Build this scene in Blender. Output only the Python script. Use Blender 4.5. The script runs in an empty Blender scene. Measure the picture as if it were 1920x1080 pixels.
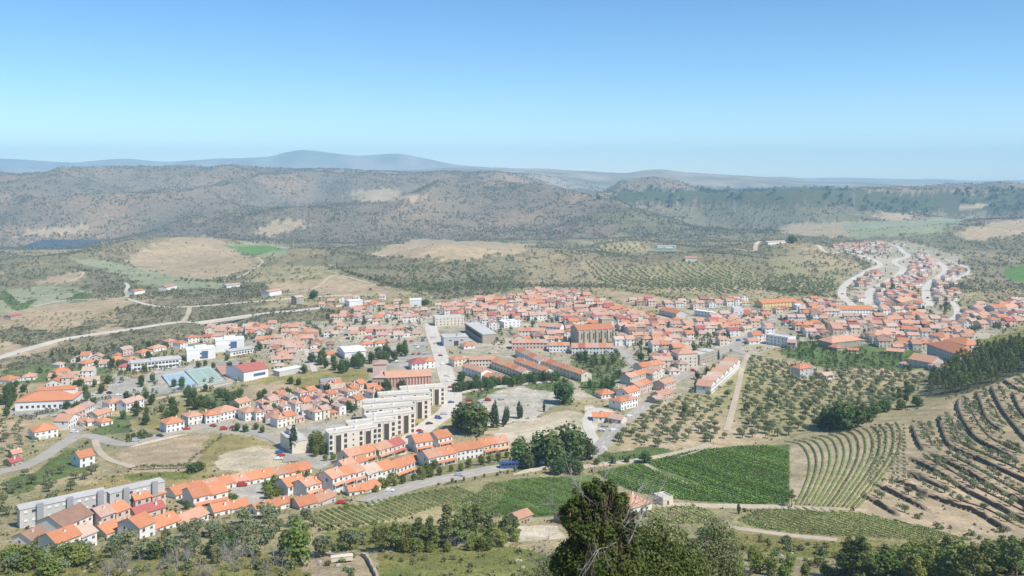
import bpy, math, random
import numpy as np
from math import radians, sin, cos, pi, atan2, hypot
from mathutils import Matrix, Vector
RS = np.random.RandomState(7)
random.seed(11)
F, CX, YH, H = 1663.0, 960.0, 322.0, 150.0
SC = bpy.context.scene
COL = SC.collection

# ---------------------------------------------------------------- camera
cam_d = bpy.data.cameras.new("camera")
cam = bpy.data.objects.new("camera", cam_d); COL.objects.link(cam)
cam.location = (0, 0, H); cam.rotation_euler = (radians(90), 0, 0)
cam_d.sensor_width = 36; cam_d.sensor_fit = 'HORIZONTAL'
cam_d.lens = 36 * F / 1920
cam_d.shift_y = -(540 - YH) / 1920
cam_d.clip_start = 0.5; cam_d.clip_end = 90000
SC.camera = cam
SC.view_settings.view_transform = 'Standard'; SC.view_settings.look = 'None'
SC.view_settings.exposure = 0.36; SC.view_settings.gamma = 1.0
SC.cycles.max_bounces = 5; SC.cycles.diffuse_bounces = 2; SC.cycles.glossy_bounces = 2
SC.cycles.transmission_bounces = 2; SC.cycles.volume_bounces = 1; SC.cycles.transparent_max_bounces = 8
SC.cycles.use_denoising = True
SC.cycles.sample_clamp_indirect = 4

# ---------------------------------------------------------------- light
SUN_TO = Vector((0.74, -0.54, 1.12)).normalized()
SUN_EL = math.asin(SUN_TO.z); SUN_ROT = atan2(SUN_TO.x, SUN_TO.y)
sd = bpy.data.lights.new("sun", 'SUN'); sd.energy = 4.4; sd.angle = radians(0.5); sd.color = (1.0, 0.955, 0.89)
so = bpy.data.objects.new("sun", sd); COL.objects.link(so)
so.rotation_euler = SUN_TO.to_track_quat('Z', 'Y').to_euler()
W = bpy.data.worlds.new("World"); SC.world = W; W.use_nodes = True
nt = W.node_tree; bg = nt.nodes["Background"]
sky = nt.nodes.new("ShaderNodeTexSky"); sky.sky_type = 'NISHITA'; sky.sun_disc = False
sky.sun_elevation = SUN_EL; sky.sun_rotation = SUN_ROT; sky.altitude = 2500
sky.air_density = 1.0; sky.dust_density = 0.0; sky.ozone_density = 3.0
bg.inputs[1].default_value = 0.12
hs = nt.nodes.new('ShaderNodeHueSaturation'); hs.inputs['Hue'].default_value = 0.496; hs.inputs['Saturation'].default_value = 1.2; hs.inputs['Value'].default_value = 1.07
nt.links.new(sky.outputs[0], hs.inputs['Color']); nt.links.new(hs.outputs[0], bg.inputs[0])

# ---------------------------------------------------------------- mesh helpers
def np_mesh(name, verts, faces, mats=(), smooth=False, mat_idx=None):
    """verts (n,3); faces (m,k) with one k, or list of arrays"""
    me = bpy.data.meshes.new(name)
    if isinstance(faces, np.ndarray): faces = [faces]
    faces = [np.asarray(f, dtype=np.int32) for f in faces if len(f)]
    verts = np.asarray(verts, dtype=np.float32)
    me.vertices.add(len(verts)); me.vertices.foreach_set("co", verts.ravel())
    nl = sum(f.size for f in faces); npoly = sum(len(f) for f in faces)
    me.loops.add(nl); me.polygons.add(npoly)
    me.loops.foreach_set("vertex_index", np.concatenate([f.ravel() for f in faces]))
    tot = np.concatenate([np.full(len(f), f.shape[1], np.int32) for f in faces])
    st = np.concatenate([[0], np.cumsum(tot)[:-1]]).astype(np.int32)
    me.polygons.foreach_set("loop_start", st)
    try: me.polygons.foreach_set("loop_total", tot)
    except Exception: pass
    for m in mats: me.materials.append(m)
    if mat_idx is not None: me.polygons.foreach_set("material_index", np.asarray(mat_idx, np.int32))
    me.polygons.foreach_set("use_smooth", np.full(npoly, smooth, bool))
    me.update(calc_edges=True)
    return me

def link(name, me, parent=None, loc=None, rz=0.0):
    o = bpy.data.objects.new(name, me); COL.objects.link(o)
    if parent is not None: o.parent = parent
    if loc is not None: o.location = loc
    if rz: o.rotation_euler = (0, 0, rz)
    return o

def structure(o):
    o["kind"] = "structure"; return o

def stuff(o, label, cat):
    o["kind"] = "stuff"; o["label"] = label; o["category"] = cat; return o

def tag(o, label, cat, group=None):
    o["label"] = label; o["category"] = cat
    if group: o["group"] = group
    return o

class MB:
    """collects faces of several materials into one mesh"""
    def __init__(s): s.v = []; s.f = []; s.m = []
    def poly(s, pts, mi=0):
        i = len(s.v); s.v += [tuple(p) for p in pts]; s.f.append(tuple(range(i, i + len(pts)))); s.m.append(mi)
    def box(s, x0, x1, y0, y1, z0, z1, mi=0, bottom=False):
        a = [(x0,y0),(x1,y0),(x1,y1),(x0,y1)]
        for k in range(4):
            p, q = a[k], a[(k+1) % 4]
            s.poly([(p[0],p[1],z0),(q[0],q[1],z0),(q[0],q[1],z1),(p[0],p[1],z1)], mi)
        s.poly([(p[0],p[1],z1) for p in a], mi)
        if bottom: s.poly([(p[0],p[1],z0) for p in reversed(a)], mi)
    def tube(s, p, q, r0, r1, n=6, mi=0, cap=True):
        p, q = Vector(p), Vector(q); d = (q - p)
        if d.length < 1e-6: return
        d.normalize(); a = d.orthogonal().normalized(); b = d.cross(a)
        i = len(s.v)
        for k in range(n):
            t = 2*pi*k/n; s.v.append(tuple(p + (a*cos(t) + b*sin(t))*r0))
        for k in range(n):
            t = 2*pi*k/n; s.v.append(tuple(q + (a*cos(t) + b*sin(t))*r1))
        for k in range(n):
            k2 = (k+1) % n; s.f.append((i+k, i+k2, i+n+k2, i+n+k)); s.m.append(mi)
        if cap: s.f.append(tuple(i+n+k for k in range(n))); s.m.append(mi)
    def mesh(s, name, mats, smooth=False):
        me = bpy.data.meshes.new(name); me.from_pydata(s.v, [], s.f)
        for m in mats: me.materials.append(m)
        me.polygons.foreach_set("material_index", s.m)
        me.polygons.foreach_set("use_smooth", [smooth]*len(s.f)); me.update()
        return me

# ---------------------------------------------------------------- noise
def _hash(ix, iy, seed):
    n = (ix.astype(np.int64)*374761393 + iy.astype(np.int64)*668265263 + seed*1442695041) & 0x7fffffff
    n = ((n ^ (n >> 13)) * 1274126177) & 0x7fffffff
    return ((n ^ (n >> 16)) & 0xffff) / 65535.0
def vnoise(x, y, seed=0):
    ix = np.floor(x); iy = np.floor(y); fx = x-ix; fy = y-iy
    fx = fx*fx*fx*(fx*(fx*6-15)+10); fy = fy*fy*fy*(fy*(fy*6-15)+10)
    a = _hash(ix,iy,seed); b = _hash(ix+1,iy,seed); c = _hash(ix,iy+1,seed); d = _hash(ix+1,iy+1,seed)
    return (a*(1-fx)+b*fx)*(1-fy)+(c*(1-fx)+d*fx)*fy
def fbm(x, y, seed=0, octv=4, gain=0.5):
    s = 0.0; a = 1.0; t = 0.0
    for k in range(octv):
        s = s + a*vnoise(x*2**k+17.3*k, y*2**k-9.1*k, seed+k); t += a; a *= gain
    return s/t

def pchip(xk, yk, x):
    """monotone cubic; yk may be (n,) or (n,m) -> evaluates each column"""
    xk = np.asarray(xk, float); yk = np.asarray(yk, float)
    if yk.ndim == 1: return pchip(xk, yk[:,None], x)[:,0]
    h = np.diff(xk)[:,None]; d = np.diff(yk, axis=0)/h
    m = np.zeros_like(yk); m[0] = d[0]; m[-1] = d[-1]
    w1 = 2*h[1:]+h[:-1]; w2 = h[1:]+2*h[:-1]
    same = d[:-1]*d[1:] > 0
    with np.errstate(divide='ignore', invalid='ignore'):
        hm = (w1+w2)/(w1/d[:-1]+w2/d[1:])
    m[1:-1] = np.where(same, hm, 0)
    i = np.clip(np.searchsorted(xk, x)-1, 0, len(xk)-2)
    hh = h[i,0]; t = ((x-xk[i])/hh)[:,None]; hh = hh[:,None]
    return ((2*t**3-3*t**2+1)*yk[i]+(t**3-2*t**2+t)*hh*m[i]+(-2*t**3+3*t**2)*yk[i+1]+(t**3-t**2)*hh*m[i+1])

# ---------------------------------------------------------------- terrain heights
TPX = [-520, 0, 240, 480, 720, 960, 1200, 1440, 1680, 1920, 2440]
TAB = {
 250: [1080]*11,
 310: [1010,1010,1008,1003,1000,1000,1003,1008,1012,1020,1020],
 360: [955,955,952,948,945,945,945,950,955,962,940],
 430: [888,888,885,882,878,876,875,878,866,840,790],
 480: [848,848,845,840,836,832,832,838,815,784,730],
 575: [778,776,770,763,757,754,754,757,748,699,650],
 660: [725,722,715,708,702,700,699,700,696,656,610],
 750: [685,682,675,668,660,655,654,654,652,628,590],
 900: [630,628,622,614,606,599,597,597,596,592,570],
 1100:[578,577,572,565,557,549,549,553,556,556,545],
 1300:[548,546,541,535,530,527,530,527,530,535,525],
 1700:[508,507,505,500,497,495,497,492,496,500,490],
 2100:[482,482,480,477,478,477,474,468,474,470,460],
 2500:[468,468,463,460,461,460,452,448,452,440,430],
 2800:[473,473,470,453,452,450,442,436,436,425,420],
 3050:[461,461,458,446,445,441,432,426,424,412,410],
 3500:[428,427,426,425,425,420,417,412,406,400,397],
 4000:[392,392,392,394,396,394,398,394,388,386,385],
 4600:[355,354,353,358,364,364,382,378,374,372,370],
 5200:[334,335,328,322,325,338,374,368,363,361,360],
 6000:[336,334,327,321,322,334,372,362,358,357,357],
 8500:[345,345,340,335,330,322,332,340,350,352,352],
}
FLAT = lambda Y: YH + F*H/Y
Yk = sorted(TAB)
hk = np.array([[H-(p-YH)*Y/F for p in TAB[Y]] for Y in Yk])
near = [(1.5,[148.2]*11),(8,[146]*11),(30,[133]*11),(70,[109]*11),(120,[84]*11),(180,[59]*11)]
far = [(12000,[20]*11),(20000,[-60]*11),(60000,[-700]*11)]
Yk = [y for y,_ in near]+Yk+[y for y,_ in far]
hk = np.vstack([np.array([r for _,r in near]), hk, np.array([r for _,r in far])])

rows = []
y = 1.5
while y < 230: rows.append(y); y *= 1.06
while y < 9000:
    rows.append(y); y += min(1.5*y*y/(F*H), y*0.0075)
while y < 60000: rows.append(y); y *= 1.02
GY = np.array(rows); LGY = np.log(GY)
GPX = np.arange(-480, 2401, 3.0); GU = (GPX-CX)/F
hcol = pchip(np.log(Yk), hk, LGY)                       # rows x 11
GH = pchip(TPX, hcol.T, GPX).T                         # rows x cols
GX = GY[:,None]*GU[None,:]; GYY = np.repeat(GY[:,None], len(GU), 1)
def P2(px, Y): return ((px-CX)/F*Y, Y)
# skyline hills far away : (px, py of crest) at a given distance
def ridge(Y0, prof, width, noise=0.0, seed=3):
    global GH
    pxs = [p for p,_ in prof]; hs = np.array([H-(q-YH)*Y0/F for _,q in prof])
    crest = pchip(pxs, hs, np.clip(GPX, pxs[0], pxs[-1]))
    crest = crest[None,:]+noise*(fbm(GX/900., GYY/900., seed)-0.5)
    w = np.exp(-(np.log(GYY/Y0)/width)**2)
    GH = np.maximum(GH, GH*(1-w)+crest*w)
ridge(8600, [(-500,345),(700,326),(800,318),(900,314),(1000,317),(1100,322),(1170,326),(1215,320),(1240,318),(1290,324),(1350,329),(1430,333),(1520,340),(2400,352)], 0.12, 40, 21)
ridge(14500, [(-500,296),(0,296),(60,299),(130,303),(240,300),(300,303),(400,298),(500,294),(540,286),(570,282),(610,285),(680,291),(740,289),(800,297),(870,308),(940,314),(1020,318),(1100,323),(1200,327),(1440,333),(1600,334),(1760,336),(1840,340),(1920,338),(2400,335)], 0.10, 60, 31)
ridge(11500, [(-500,316),(0,318),(100,320),(250,312),(400,318),(560,316),(700,320),(900,330),(2400,345)], 0.08, 110, 41)
def gbump(px, Y, rx, ry, h, rot=0.0):
    global GH
    x0, y0 = P2(px, Y); c, s = cos(rot), sin(rot)
    dx = GX-x0; dy = GYY-y0
    a = (dx*c+dy*s)/rx; b = (-dx*s+dy*c)/ry
    GH = GH + h*np.exp(-(a*a+b*b))
# natural relief
rel = np.clip((GYY-1150)/900, 0, 1)*np.clip((9000-GYY)/3000, 0, 1)
n1 = fbm(GX/380., GYY/420., 5, 4, .42)-0.5
n2 = 1-np.abs(2*fbm(GX/900.+3, GYY/1100., 9, 3, .42)-1)
GH = GH + rel*(n1*38*np.clip(GYY/2600, .4, 1.7))
cany = np.clip((GYY-2750)/900, 0, 1)*np.clip((5600-GYY)/900, 0, 1)
GH = GH + cany*(n2-0.72)*270
nearrel = np.clip((1150-GYY)/200, 0, 1)*np.clip((GYY-120)/150, 0, 1)
GH = GH + nearrel*(fbm(GX/60., GYY/60., 15, 3)-0.5)*1.6
for px_, Y_, rx_, ry_, h_ in ((368,2080,170,260,28),(640,1340,150,80,15),(830,1560,150,150,30),(560,1720,180,140,24),(1450,1800,190,140,24),(1290,1560,200,130,20),
    (80,1680,190,130,16),(230,1900,150,140,18),(1010,1780,200,150,20),(1180,2080,190,150,22),(760,2180,220,160,20),(1720,2450,330,220,34),(20,2100,220,160,4),
    (540,3150,330,260,60),(700,3600,450,360,70),(1000,3700,420,420,50),(330,3700,360,420,46),(110,3500,300,300,40),(1180,3100,300,240,30),
    (900,4400,480,420,42),(1210,5100,330,420,84),(1000,4950,320,380,14),(1075,5700,170,700,-110),(1420,4300,500,420,26),(1640,3600,420,300,24)):
    gbump(px_, Y_, rx_*(.85 if Y_ < 2600 else 1), ry_, h_*(1.45 if 1450 < Y_ < 2600 else 1))
_mr = np.clip((GPX[None,:]-15)/40,0,1)*np.clip((190-GPX[None,:])/40,0,1)*np.clip((GYY-2720)/60,0,1)*np.clip((3230-GYY)/110,0,1)
GH = GH*(1-_mr)+np.minimum(GH,-101)*_mr
_mf = np.clip((215-GPX[None,:])/80,0,1)*np.clip((GYY-2150)/150,0,1)*np.clip((2760-GYY)/60,0,1)
GH = GH*(1-_mf)+np.minimum(GH, H-(468-YH)*GYY/F)*_mf
# gully crossed by the road bridge
_gx, _gy = (418-CX)/F*960, 960.
GH = GH - 9*np.exp(-(((GX-_gx)*0.9+(GYY-_gy)*0.45)/26)**2)*np.exp(-((GYY-_gy-10)/70)**2)

def gidx(X, Y):
    X = np.asarray(X, float); Y = np.maximum(np.asarray(Y, float), 1.6)
    r = np.interp(np.log(Y), LGY, np.arange(len(GY)))
    c = np.clip(((X/Y*F+CX)-GPX[0])/3.0, 0, len(GPX)-1.001)
    return np.clip(r, 0, len(GY)-1.001), c
def gsample(G, X, Y):
    r, c = gidx(X, Y); i = r.astype(int); j = c.astype(int); fr = r-i; fc = c-j
    return (G[i,j]*(1-fc)+G[i,j+1]*fc)*(1-fr)+(G[i+1,j]*(1-fc)+G[i+1,j+1]*fc)*fr
def gz(X, Y): return gsample(GH, X, Y)
def at(px, py, ymin=14.0, up=0.0):
    """the point of the ground seen at a photo pixel (first hit of that line of sight)"""
    u = (px-CX)/F; Ys = GY
    hh = gz(u*Ys, Ys)+up
    pt = YH+F*(H-hh)/Ys
    k = np.argmax((Ys > ymin) & (pt <= py))
    if k == 0: k = len(Ys)-2
    p0, p1 = pt[k-1], pt[k]
    t = 0 if abs(p1-p0) < 1e-9 else min(max((py-p0)/(p1-p0), 0), 1)
    Y = Ys[k-1]+(Ys[k]-Ys[k-1])*t
    return Vector((u*Y, Y, float(gz(u*Y, Y))))
def proj(p): return (CX+F*p[0]/p[1], YH+F*(H-p[2])/p[1])
def inpoly(poly, X, Y):
    r = np.zeros(np.shape(X), bool); n = len(poly)
    for i in range(n):
        x1,y1 = poly[i][0],poly[i][1]; x2,y2 = poly[(i+1)%n][0],poly[(i+1)%n][1]
        if y1 == y2: continue
        c = ((y1 > Y) != (y2 > Y)) & (X < (x2-x1)*(Y-y1)/(y2-y1)+x1)
        r ^= c
    return r
def wpoly(pts, dens=3):
    out = []
    for i in range(len(pts)):
        a, b = pts[i], pts[(i+1)%len(pts)]
        for k in range(dens):
            t = k/dens; p = at(a[0]+(b[0]-a[0])*t, a[1]+(b[1]-a[1])*t); out.append((p.x,p.y))
    return out
def smooth_line(pts, step=3.0):
    """catmull-rom through 2-D/3-D points, resampled evenly"""
    P = [np.array(p, float) for p in pts]; P = [2*P[0]-P[1]]+P+[2*P[-1]-P[-2]]; out = []
    for i in range(1, len(P)-2):
        n = max(2, int(np.linalg.norm(P[i+1]-P[i])/step))
        for k in range(n):
            t = k/n; a,b,c,d = P[i-1],P[i],P[i+1],P[i+2]
            out.append(0.5*(2*b+(c-a)*t+(2*a-5*b+4*c-d)*t*t+(3*b-a-3*c+d)*t**3))
    out.append(P[-2]); return np.array(out)
def line_dist(L, X, Y):
    """distance of points to a polyline, and signed side (+ = right of its direction)"""
    best = np.full(np.shape(X), 1e9); side = np.zeros(np.shape(X))
    for a, b in zip(L[:-1], L[1:]):
        dx, dy = b[0]-a[0], b[1]-a[1]; ll = dx*dx+dy*dy+1e-9
        t = np.clip(((X-a[0])*dx+(Y-a[1])*dy)/ll, 0, 1)
        ex = X-(a[0]+t*dx); ey = Y-(a[1]+t*dy); d = np.hypot(ex, ey)
        u = d < best; best = np.where(u, d, best); side = np.where(u, np.sign(ex*dy-ey*dx), side)
    return best, side

# terrace walls on the right-hand hillside: (photo polyline)
TERR = [
 [(1709,800),(1720,828),(1729,842)],
 [(1760,783),(1767,810),(1780,835),(1820,855),(1850,868),(1920,900),(1990,930)],
 [(1795,752),(1800,777),(1825,817),(1865,842),(1899,858)],
 [(1830,737),(1840,762),(1852,790),(1874,806)],
 [(1858,727),(1872,757),(1892,787),(1920,820),(1960,850)],
 [(1898,738),(1912,768),(1940,800)],
 [(1882,714),(1905,728),(1950,745)],
 [(1747,852),(1807,882),(1865,915),(1920,945),(1990,985)],
 [(1710,862),(1777,897),(1815,922),(1865,947),(1920,977),(1980,1010)],
 [(1705,887),(1722,895)],[(1728,897),(1777,918)],
 [(1677,900),(1705,910),(1733,926)],
 [(1742,930),(1790,947),(1840,965),(1887,992)],
 [(1645,910),(1675,924),(1732,953)],
 [(1624,932),(1652,947),(1678,963)],
]
TERR_W = [smooth_line([tuple(at(*p))[:2] for p in L], 2.0) for L in TERR]
_x0 = min(l[:,0].min() for l in TERR_W)-20; _y0 = min(l[:,1].min() for l in TERR_W)-25; _y1 = max(l[:,1].max() for l in TERR_W)+25
_m = (GX > _x0) & (GYY > _y0) & (GYY < _y1) & (GX < 420)
for L in TERR_W:
    X, Yy = GX[_m], GYY[_m]; d, s = line_dist(L, X, Yy)
    # uphill side (to the +X side) is filled level behind the wall, the other side is cut
    up = np.where(X > 0, s, s)
    add = np.where(s < 0, 1.0*np.exp(-(d/4.5)**2), -0.7*np.exp(-(d/3.0)**2))
    GH[_m] += add
# pale mound by the quarry
# ---------------------------------------------------------------- materials
def new_mat(name, rough=0.85):
    m = bpy.data.materials.new(name); m.use_nodes = True
    b = m.node_tree.nodes["Principled BSDF"]; b.inputs["Roughness"].default_value = rough
    b.inputs["Specular IOR Level"].default_value = 0.2
    return m, m.node_tree, b
def mixrgb(nt, a, b, fac, mode='MIX'):
    n = nt.nodes.new("ShaderNodeMix"); n.data_type = 'RGBA'; n.blend_type = mode
    for sock, v in ((6, a), (7, b)):
        if isinstance(v, (tuple, list)): n.inputs[sock].default_value = (*v[:3], 1)
        else: nt.links.new(v, n.inputs[sock])
    if isinstance(fac, (int, float)): n.inputs[0].default_value = fac
    else: nt.links.new(fac, n.inputs[0])
    return n.outputs[2]
def tex_noise(nt, scale, detail=3, coord=None, rough=0.55):
    n = nt.nodes.new("ShaderNodeTexNoise"); n.inputs["Scale"].default_value = scale
    n.inputs["Detail"].default_value = detail; n.inputs["Roughness"].default_value = rough
    if coord is not None: nt.links.new(coord, n.inputs["Vector"])
    return n.outputs["Fac"]
def ramp(nt, fac, lo, hi, a=0.0, b=1.0):
    n = nt.nodes.new("ShaderNodeMapRange"); n.inputs[1].default_value = lo; n.inputs[2].default_value = hi
    n.inputs[3].default_value = a; n.inputs[4].default_value = b; nt.links.new(fac, n.inputs[0]); return n.outputs[0]
def world_pos(nt):
    return nt.nodes.new("ShaderNodeNewGeometry").outputs["Position"]
def obj_rand(nt):
    return nt.nodes.new("ShaderNodeObjectInfo").outputs["Random"]
def plain(name, col, rough=0.8, var=0.12, scale=0.6, col2=None, metal=0.0, spec=0.2):
    """a colour broken up by two sizes of noise, in the object's own space"""
    m, nt, b = new_mat(name, rough); b.inputs["Metallic"].default_value = metal
    b.inputs["Specular IOR Level"].default_value = spec
    p = world_pos(nt)
    c2 = col2 or tuple(x*(1-2.2*var) for x in col)
    n1 = tex_noise(nt, scale, 4, p); n2 = tex_noise(nt, scale*0.13, 2, p)
    c = mixrgb(nt, col, c2, ramp(nt, n1, 0.38, 0.72))
    c = mixrgb(nt, c, tuple(x*(1-var) for x in c2), ramp(nt, n2, 0.45, 0.7, 0, 0.7))
    nt.links.new(c, b.inputs["Base Color"]); return m
def foliage(name, a, b_, transl=0.25, hue=0.03):
    """leaf colour varied per crown and by clump, light passing through a little"""
    m, nt, b = new_mat(name, 0.75); b.inputs["Specular IOR Level"].default_value = 0.12
    p = world_pos(nt)
    c = mixrgb(nt, a, b_, ramp(nt, tex_noise(nt, 0.9, 2, p), 0.35, 0.65))
    h = nt.nodes.new("ShaderNodeHueSaturation"); r = obj_rand(nt)
    nt.links.new(ramp(nt, r, 0, 1, 0.5-hue, 0.5+hue), h.inputs["Hue"])
    w = nt.nodes.new("ShaderNodeTexWhiteNoise"); w.noise_dimensions = '1D'; nt.links.new(r, w.inputs["W"])
    nt.links.new(ramp(nt, w.outputs["Value"], 0, 1, 0.72, 1.3), h.inputs["Value"])
    nt.links.new(c, h.inputs["Color"])
    nt.links.new(h.outputs[0], b.inputs["Base Color"])
    tr = nt.nodes.new("ShaderNodeBsdfTranslucent"); nt.links.new(h.outputs[0], tr.inputs["Color"])
    mx = nt.nodes.new("ShaderNodeMixShader"); mx.inputs[0].default_value = transl
    nt.links.new(b.outputs[0], mx.inputs[1]); nt.links.new(tr.outputs[0], mx.inputs[2])
    nt.links.new(mx.outputs[0], nt.nodes["Material Output"].inputs[0]); return m
def roof_mat(name, a, b_):
    """clay tiles: courses down the slope, blotched by age"""
    m, nt, b = new_mat(name, 0.85); p = world_pos(nt)
    c = mixrgb(nt, a, b_, ramp(nt, tex_noise(nt, 0.35, 5, p, 0.7), 0.35, 0.7))
    c = mixrgb(nt, c, tuple(x*0.55 for x in b_), ramp(nt, tex_noise(nt, 2.2, 3, p, 0.7), 0.52, 0.8, 0, 0.7))
    h = nt.nodes.new("ShaderNodeHueSaturation"); r = obj_rand(nt)
    nt.links.new(ramp(nt, r, 0, 1, 0.86, 1.12), h.inputs["Value"]); nt.links.new(c, h.inputs["Color"])
    nt.links.new(h.outputs[0], b.inputs["Base Color"])
    w = nt.nodes.new("ShaderNodeTexWave"); w.inputs["Scale"].default_value = 1.3; w.bands_direction = 'Z'; w.inputs["Distortion"].default_value = 0.6
    tc = nt.nodes.new("ShaderNodeTexCoord"); nt.links.new(tc.outputs["Object"], w.inputs["Vector"])
    bp = nt.nodes.new("ShaderNodeBump"); bp.inputs["Strength"].default_value = 0.35; bp.inputs["Distance"].default_value = 0.06
    nt.links.new(w.outputs["Fac"], bp.inputs["Height"]); nt.links.new(bp.outputs[0], b.inputs["Normal"]); return m

M = {}
# ground : cover colour from the land-use attribute, broken up at several sizes in world space
m, nt_, b_ = new_mat("land_cover", 0.95); b_.inputs["Specular IOR Level"].default_value = 0.05
at_ = nt_.nodes.new("ShaderNodeVertexColor"); at_.layer_name = "cover"
sc_ = nt_.nodes.new("ShaderNodeAttribute"); sc_.attribute_name = "speckle"
p_ = world_pos(nt_)
nA = tex_noise(nt_, 0.9, 4, p_, 0.65); nB = tex_noise(nt_, 0.11, 4, p_, 0.6); nC = tex_noise(nt_, 0.02, 4, p_, 0.6)
c_ = mixrgb(nt_, (0.62,0.62,0.6), (1.3,1.3,1.3), ramp(nt_, nA, 0.3, 0.7))
c2_ = mixrgb(nt_, (0.72,0.75,0.72), (1.25,1.22,1.2), ramp(nt_, nB, 0.3, 0.7))
c3_ = mixrgb(nt_, (0.84,0.86,0.84), (1.14,1.12,1.1), ramp(nt_, nC, 0.3, 0.7))
c_ = mixrgb(nt_, c_, c2_, 1.0, 'MULTIPLY'); c_ = mixrgb(nt_, c_, c3_, 1.0, 'MULTIPLY')
c_ = mixrgb(nt_, at_.outputs["Color"], c_, 1.0, 'MULTIPLY')
# low scrub: dark tufts where the speckle value is high
def tufts(scale, lo, hi, prev, col):
    v = nt_.nodes.new("ShaderNodeTexVoronoi"); v.inputs["Scale"].default_value = scale; nt_.links.new(p_, v.inputs["Vector"])
    d = nt_.nodes.new("ShaderNodeMath"); d.operation = 'LESS_THAN'
    thr = nt_.nodes.new("ShaderNodeMath"); thr.operation = 'MULTIPLY'
    nn = ramp(nt_, tex_noise(nt_, scale*0.35, 3, p_), 0.35, 0.65, lo, hi)
    nt_.links.new(sc_.outputs["Fac"], thr.inputs[0]); nt_.links.new(nn, thr.inputs[1])
    nt_.links.new(v.outputs["Distance"], d.inputs[0]); nt_.links.new(thr.outputs[0], d.inputs[1])
    return mixrgb(nt_, prev, col, d.outputs[0])
c_ = tufts(0.30, 0.1, 0.62, c_, (0.12,0.115,0.07))
c_ = tufts(0.10, 0.0, 0.60, c_, (0.125,0.115,0.08))
nt_.links.new(c_, b_.inputs["Base Color"]); M["land"] = m

M["asphalt"] = plain("pale_asphalt", (0.44,0.395,0.33), 0.9, 0.08, 0.3)
M["concrete"] = plain("concrete_paving", (0.65,0.58,0.48), 0.9, 0.08, 0.3)
M["dirt"] = plain("dirt_track", (0.56,0.46,0.33), 0.95, 0.1, 0.4)
M["white_line"] = plain("road_paint", (0.75,0.75,0.72), 0.7, 0.05, 1)
M["water"], wn, wb = new_mat("river_water", 0.3); wb.inputs["Base Color"].default_value = (0.018,0.045,0.08,1); wb.inputs["Specular IOR Level"].default_value = 0.2
_wn = tex_noise(wn, 0.08, 3, world_pos(wn)); _bp = wn.nodes.new("ShaderNodeBump"); _bp.inputs["Strength"].default_value = 0.3; _bp.inputs["Distance"].default_value = 0.5
wn.links.new(_wn, _bp.inputs["Height"]); wn.links.new(_bp.outputs[0], wb.inputs["Normal"])

# ---------------------------------------------------------------- land cover
CL = {  # name: (colour a, colour b, speckle)
 'dry':   ((0.42,0.335,0.20),(0.31,0.275,0.15),0.35),
 'town':  ((0.50,0.425,0.33),(0.38,0.33,0.235),0.12),
 'scrub': ((0.275,0.235,0.145),(0.205,0.19,0.115),0.6),
 'hill':  ((0.36,0.285,0.178),(0.25,0.215,0.13),0.45),
 'canyon':((0.345,0.245,0.168),(0.215,0.175,0.132),0.75),
 'far':   ((0.42,0.34,0.27),(0.20,0.19,0.14),0.5),
 'fallow':((0.47,0.355,0.235),(0.41,0.315,0.205),0.03),
 'sand':  ((0.60,0.51,0.385),(0.50,0.41,0.28),0.05),
 'dgrass':((0.37,0.29,0.135),(0.29,0.25,0.105),0.12),
 'grass': ((0.20,0.22,0.07),(0.27,0.235,0.085),0.12),
 'green': ((0.12,0.17,0.06),(0.17,0.195,0.085),0.2),
 'bright':((0.12,0.22,0.05),(0.15,0.24,0.07),0.0),
 'palegreen':((0.34,0.335,0.215),(0.29,0.31,0.185),0.06),
 'pine':  ((0.085,0.10,0.058),(0.12,0.12,0.075),0.6),
 'soil':  ((0.48,0.37,0.24),(0.34,0.30,0.155),0.10),
 'vine':  ((0.40,0.335,0.175),(0.33,0.295,0.145),0.0),
 'vinegreen':((0.13,0.19,0.06),(0.17,0.21,0.075),0.0),
 'terrace':((0.46,0.35,0.235),(0.36,0.285,0.18),0.08),
 'terr2': ((0.46,0.365,0.25),(0.38,0.31,0.195),0.03),
 'pale':  ((0.64,0.575,0.49),(0.48,0.43,0.36),0.03),
 'paved': ((0.46,0.415,0.36),(0.40,0.37,0.315),0.0),
}
nlow = fbm(GX/55., GYY/55., 40, 4); nfar = fbm(GX/320., GYY/320., 44, 4)
nmix = np.clip(np.where(GYY > 1300, nfar, nlow)*2.4-0.7, 0, 1)
COVER = np.zeros(GX.shape+(3,)); SPK = np.zeros(GX.shape); CID = np.zeros(GX.shape, np.int16)
CNAMES = list(CL)
def paint(mask, cls):
    a, b, s = CL[cls]; t = nmix[mask][:,None]
    COVER[mask] = np.array(a)*(1-t)+np.array(b)*t; SPK[mask] = s; CID[mask] = CNAMES.index(cls)
jx = (fbm(GX/14., GYY/14., 50, 2)-.5); jy = (fbm(GX/14., GYY/14., 57, 2)-.5)
ALL = np.ones(GX.shape, bool)
paint(ALL, 'dry')
wob = (fbm(GX/200., GYY/200., 61, 3)-.5)
paint(GYY+wob*500 > 1180, 'hill')
paint((GYY > 1180) & (GYY < 3300) & (fbm(GX/260., GYY/330., 63, 4) > 0.52), 'scrub')
paint(GYY+wob*900 > 2650, 'canyon')
paint(GYY > 6500, 'far')
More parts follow.
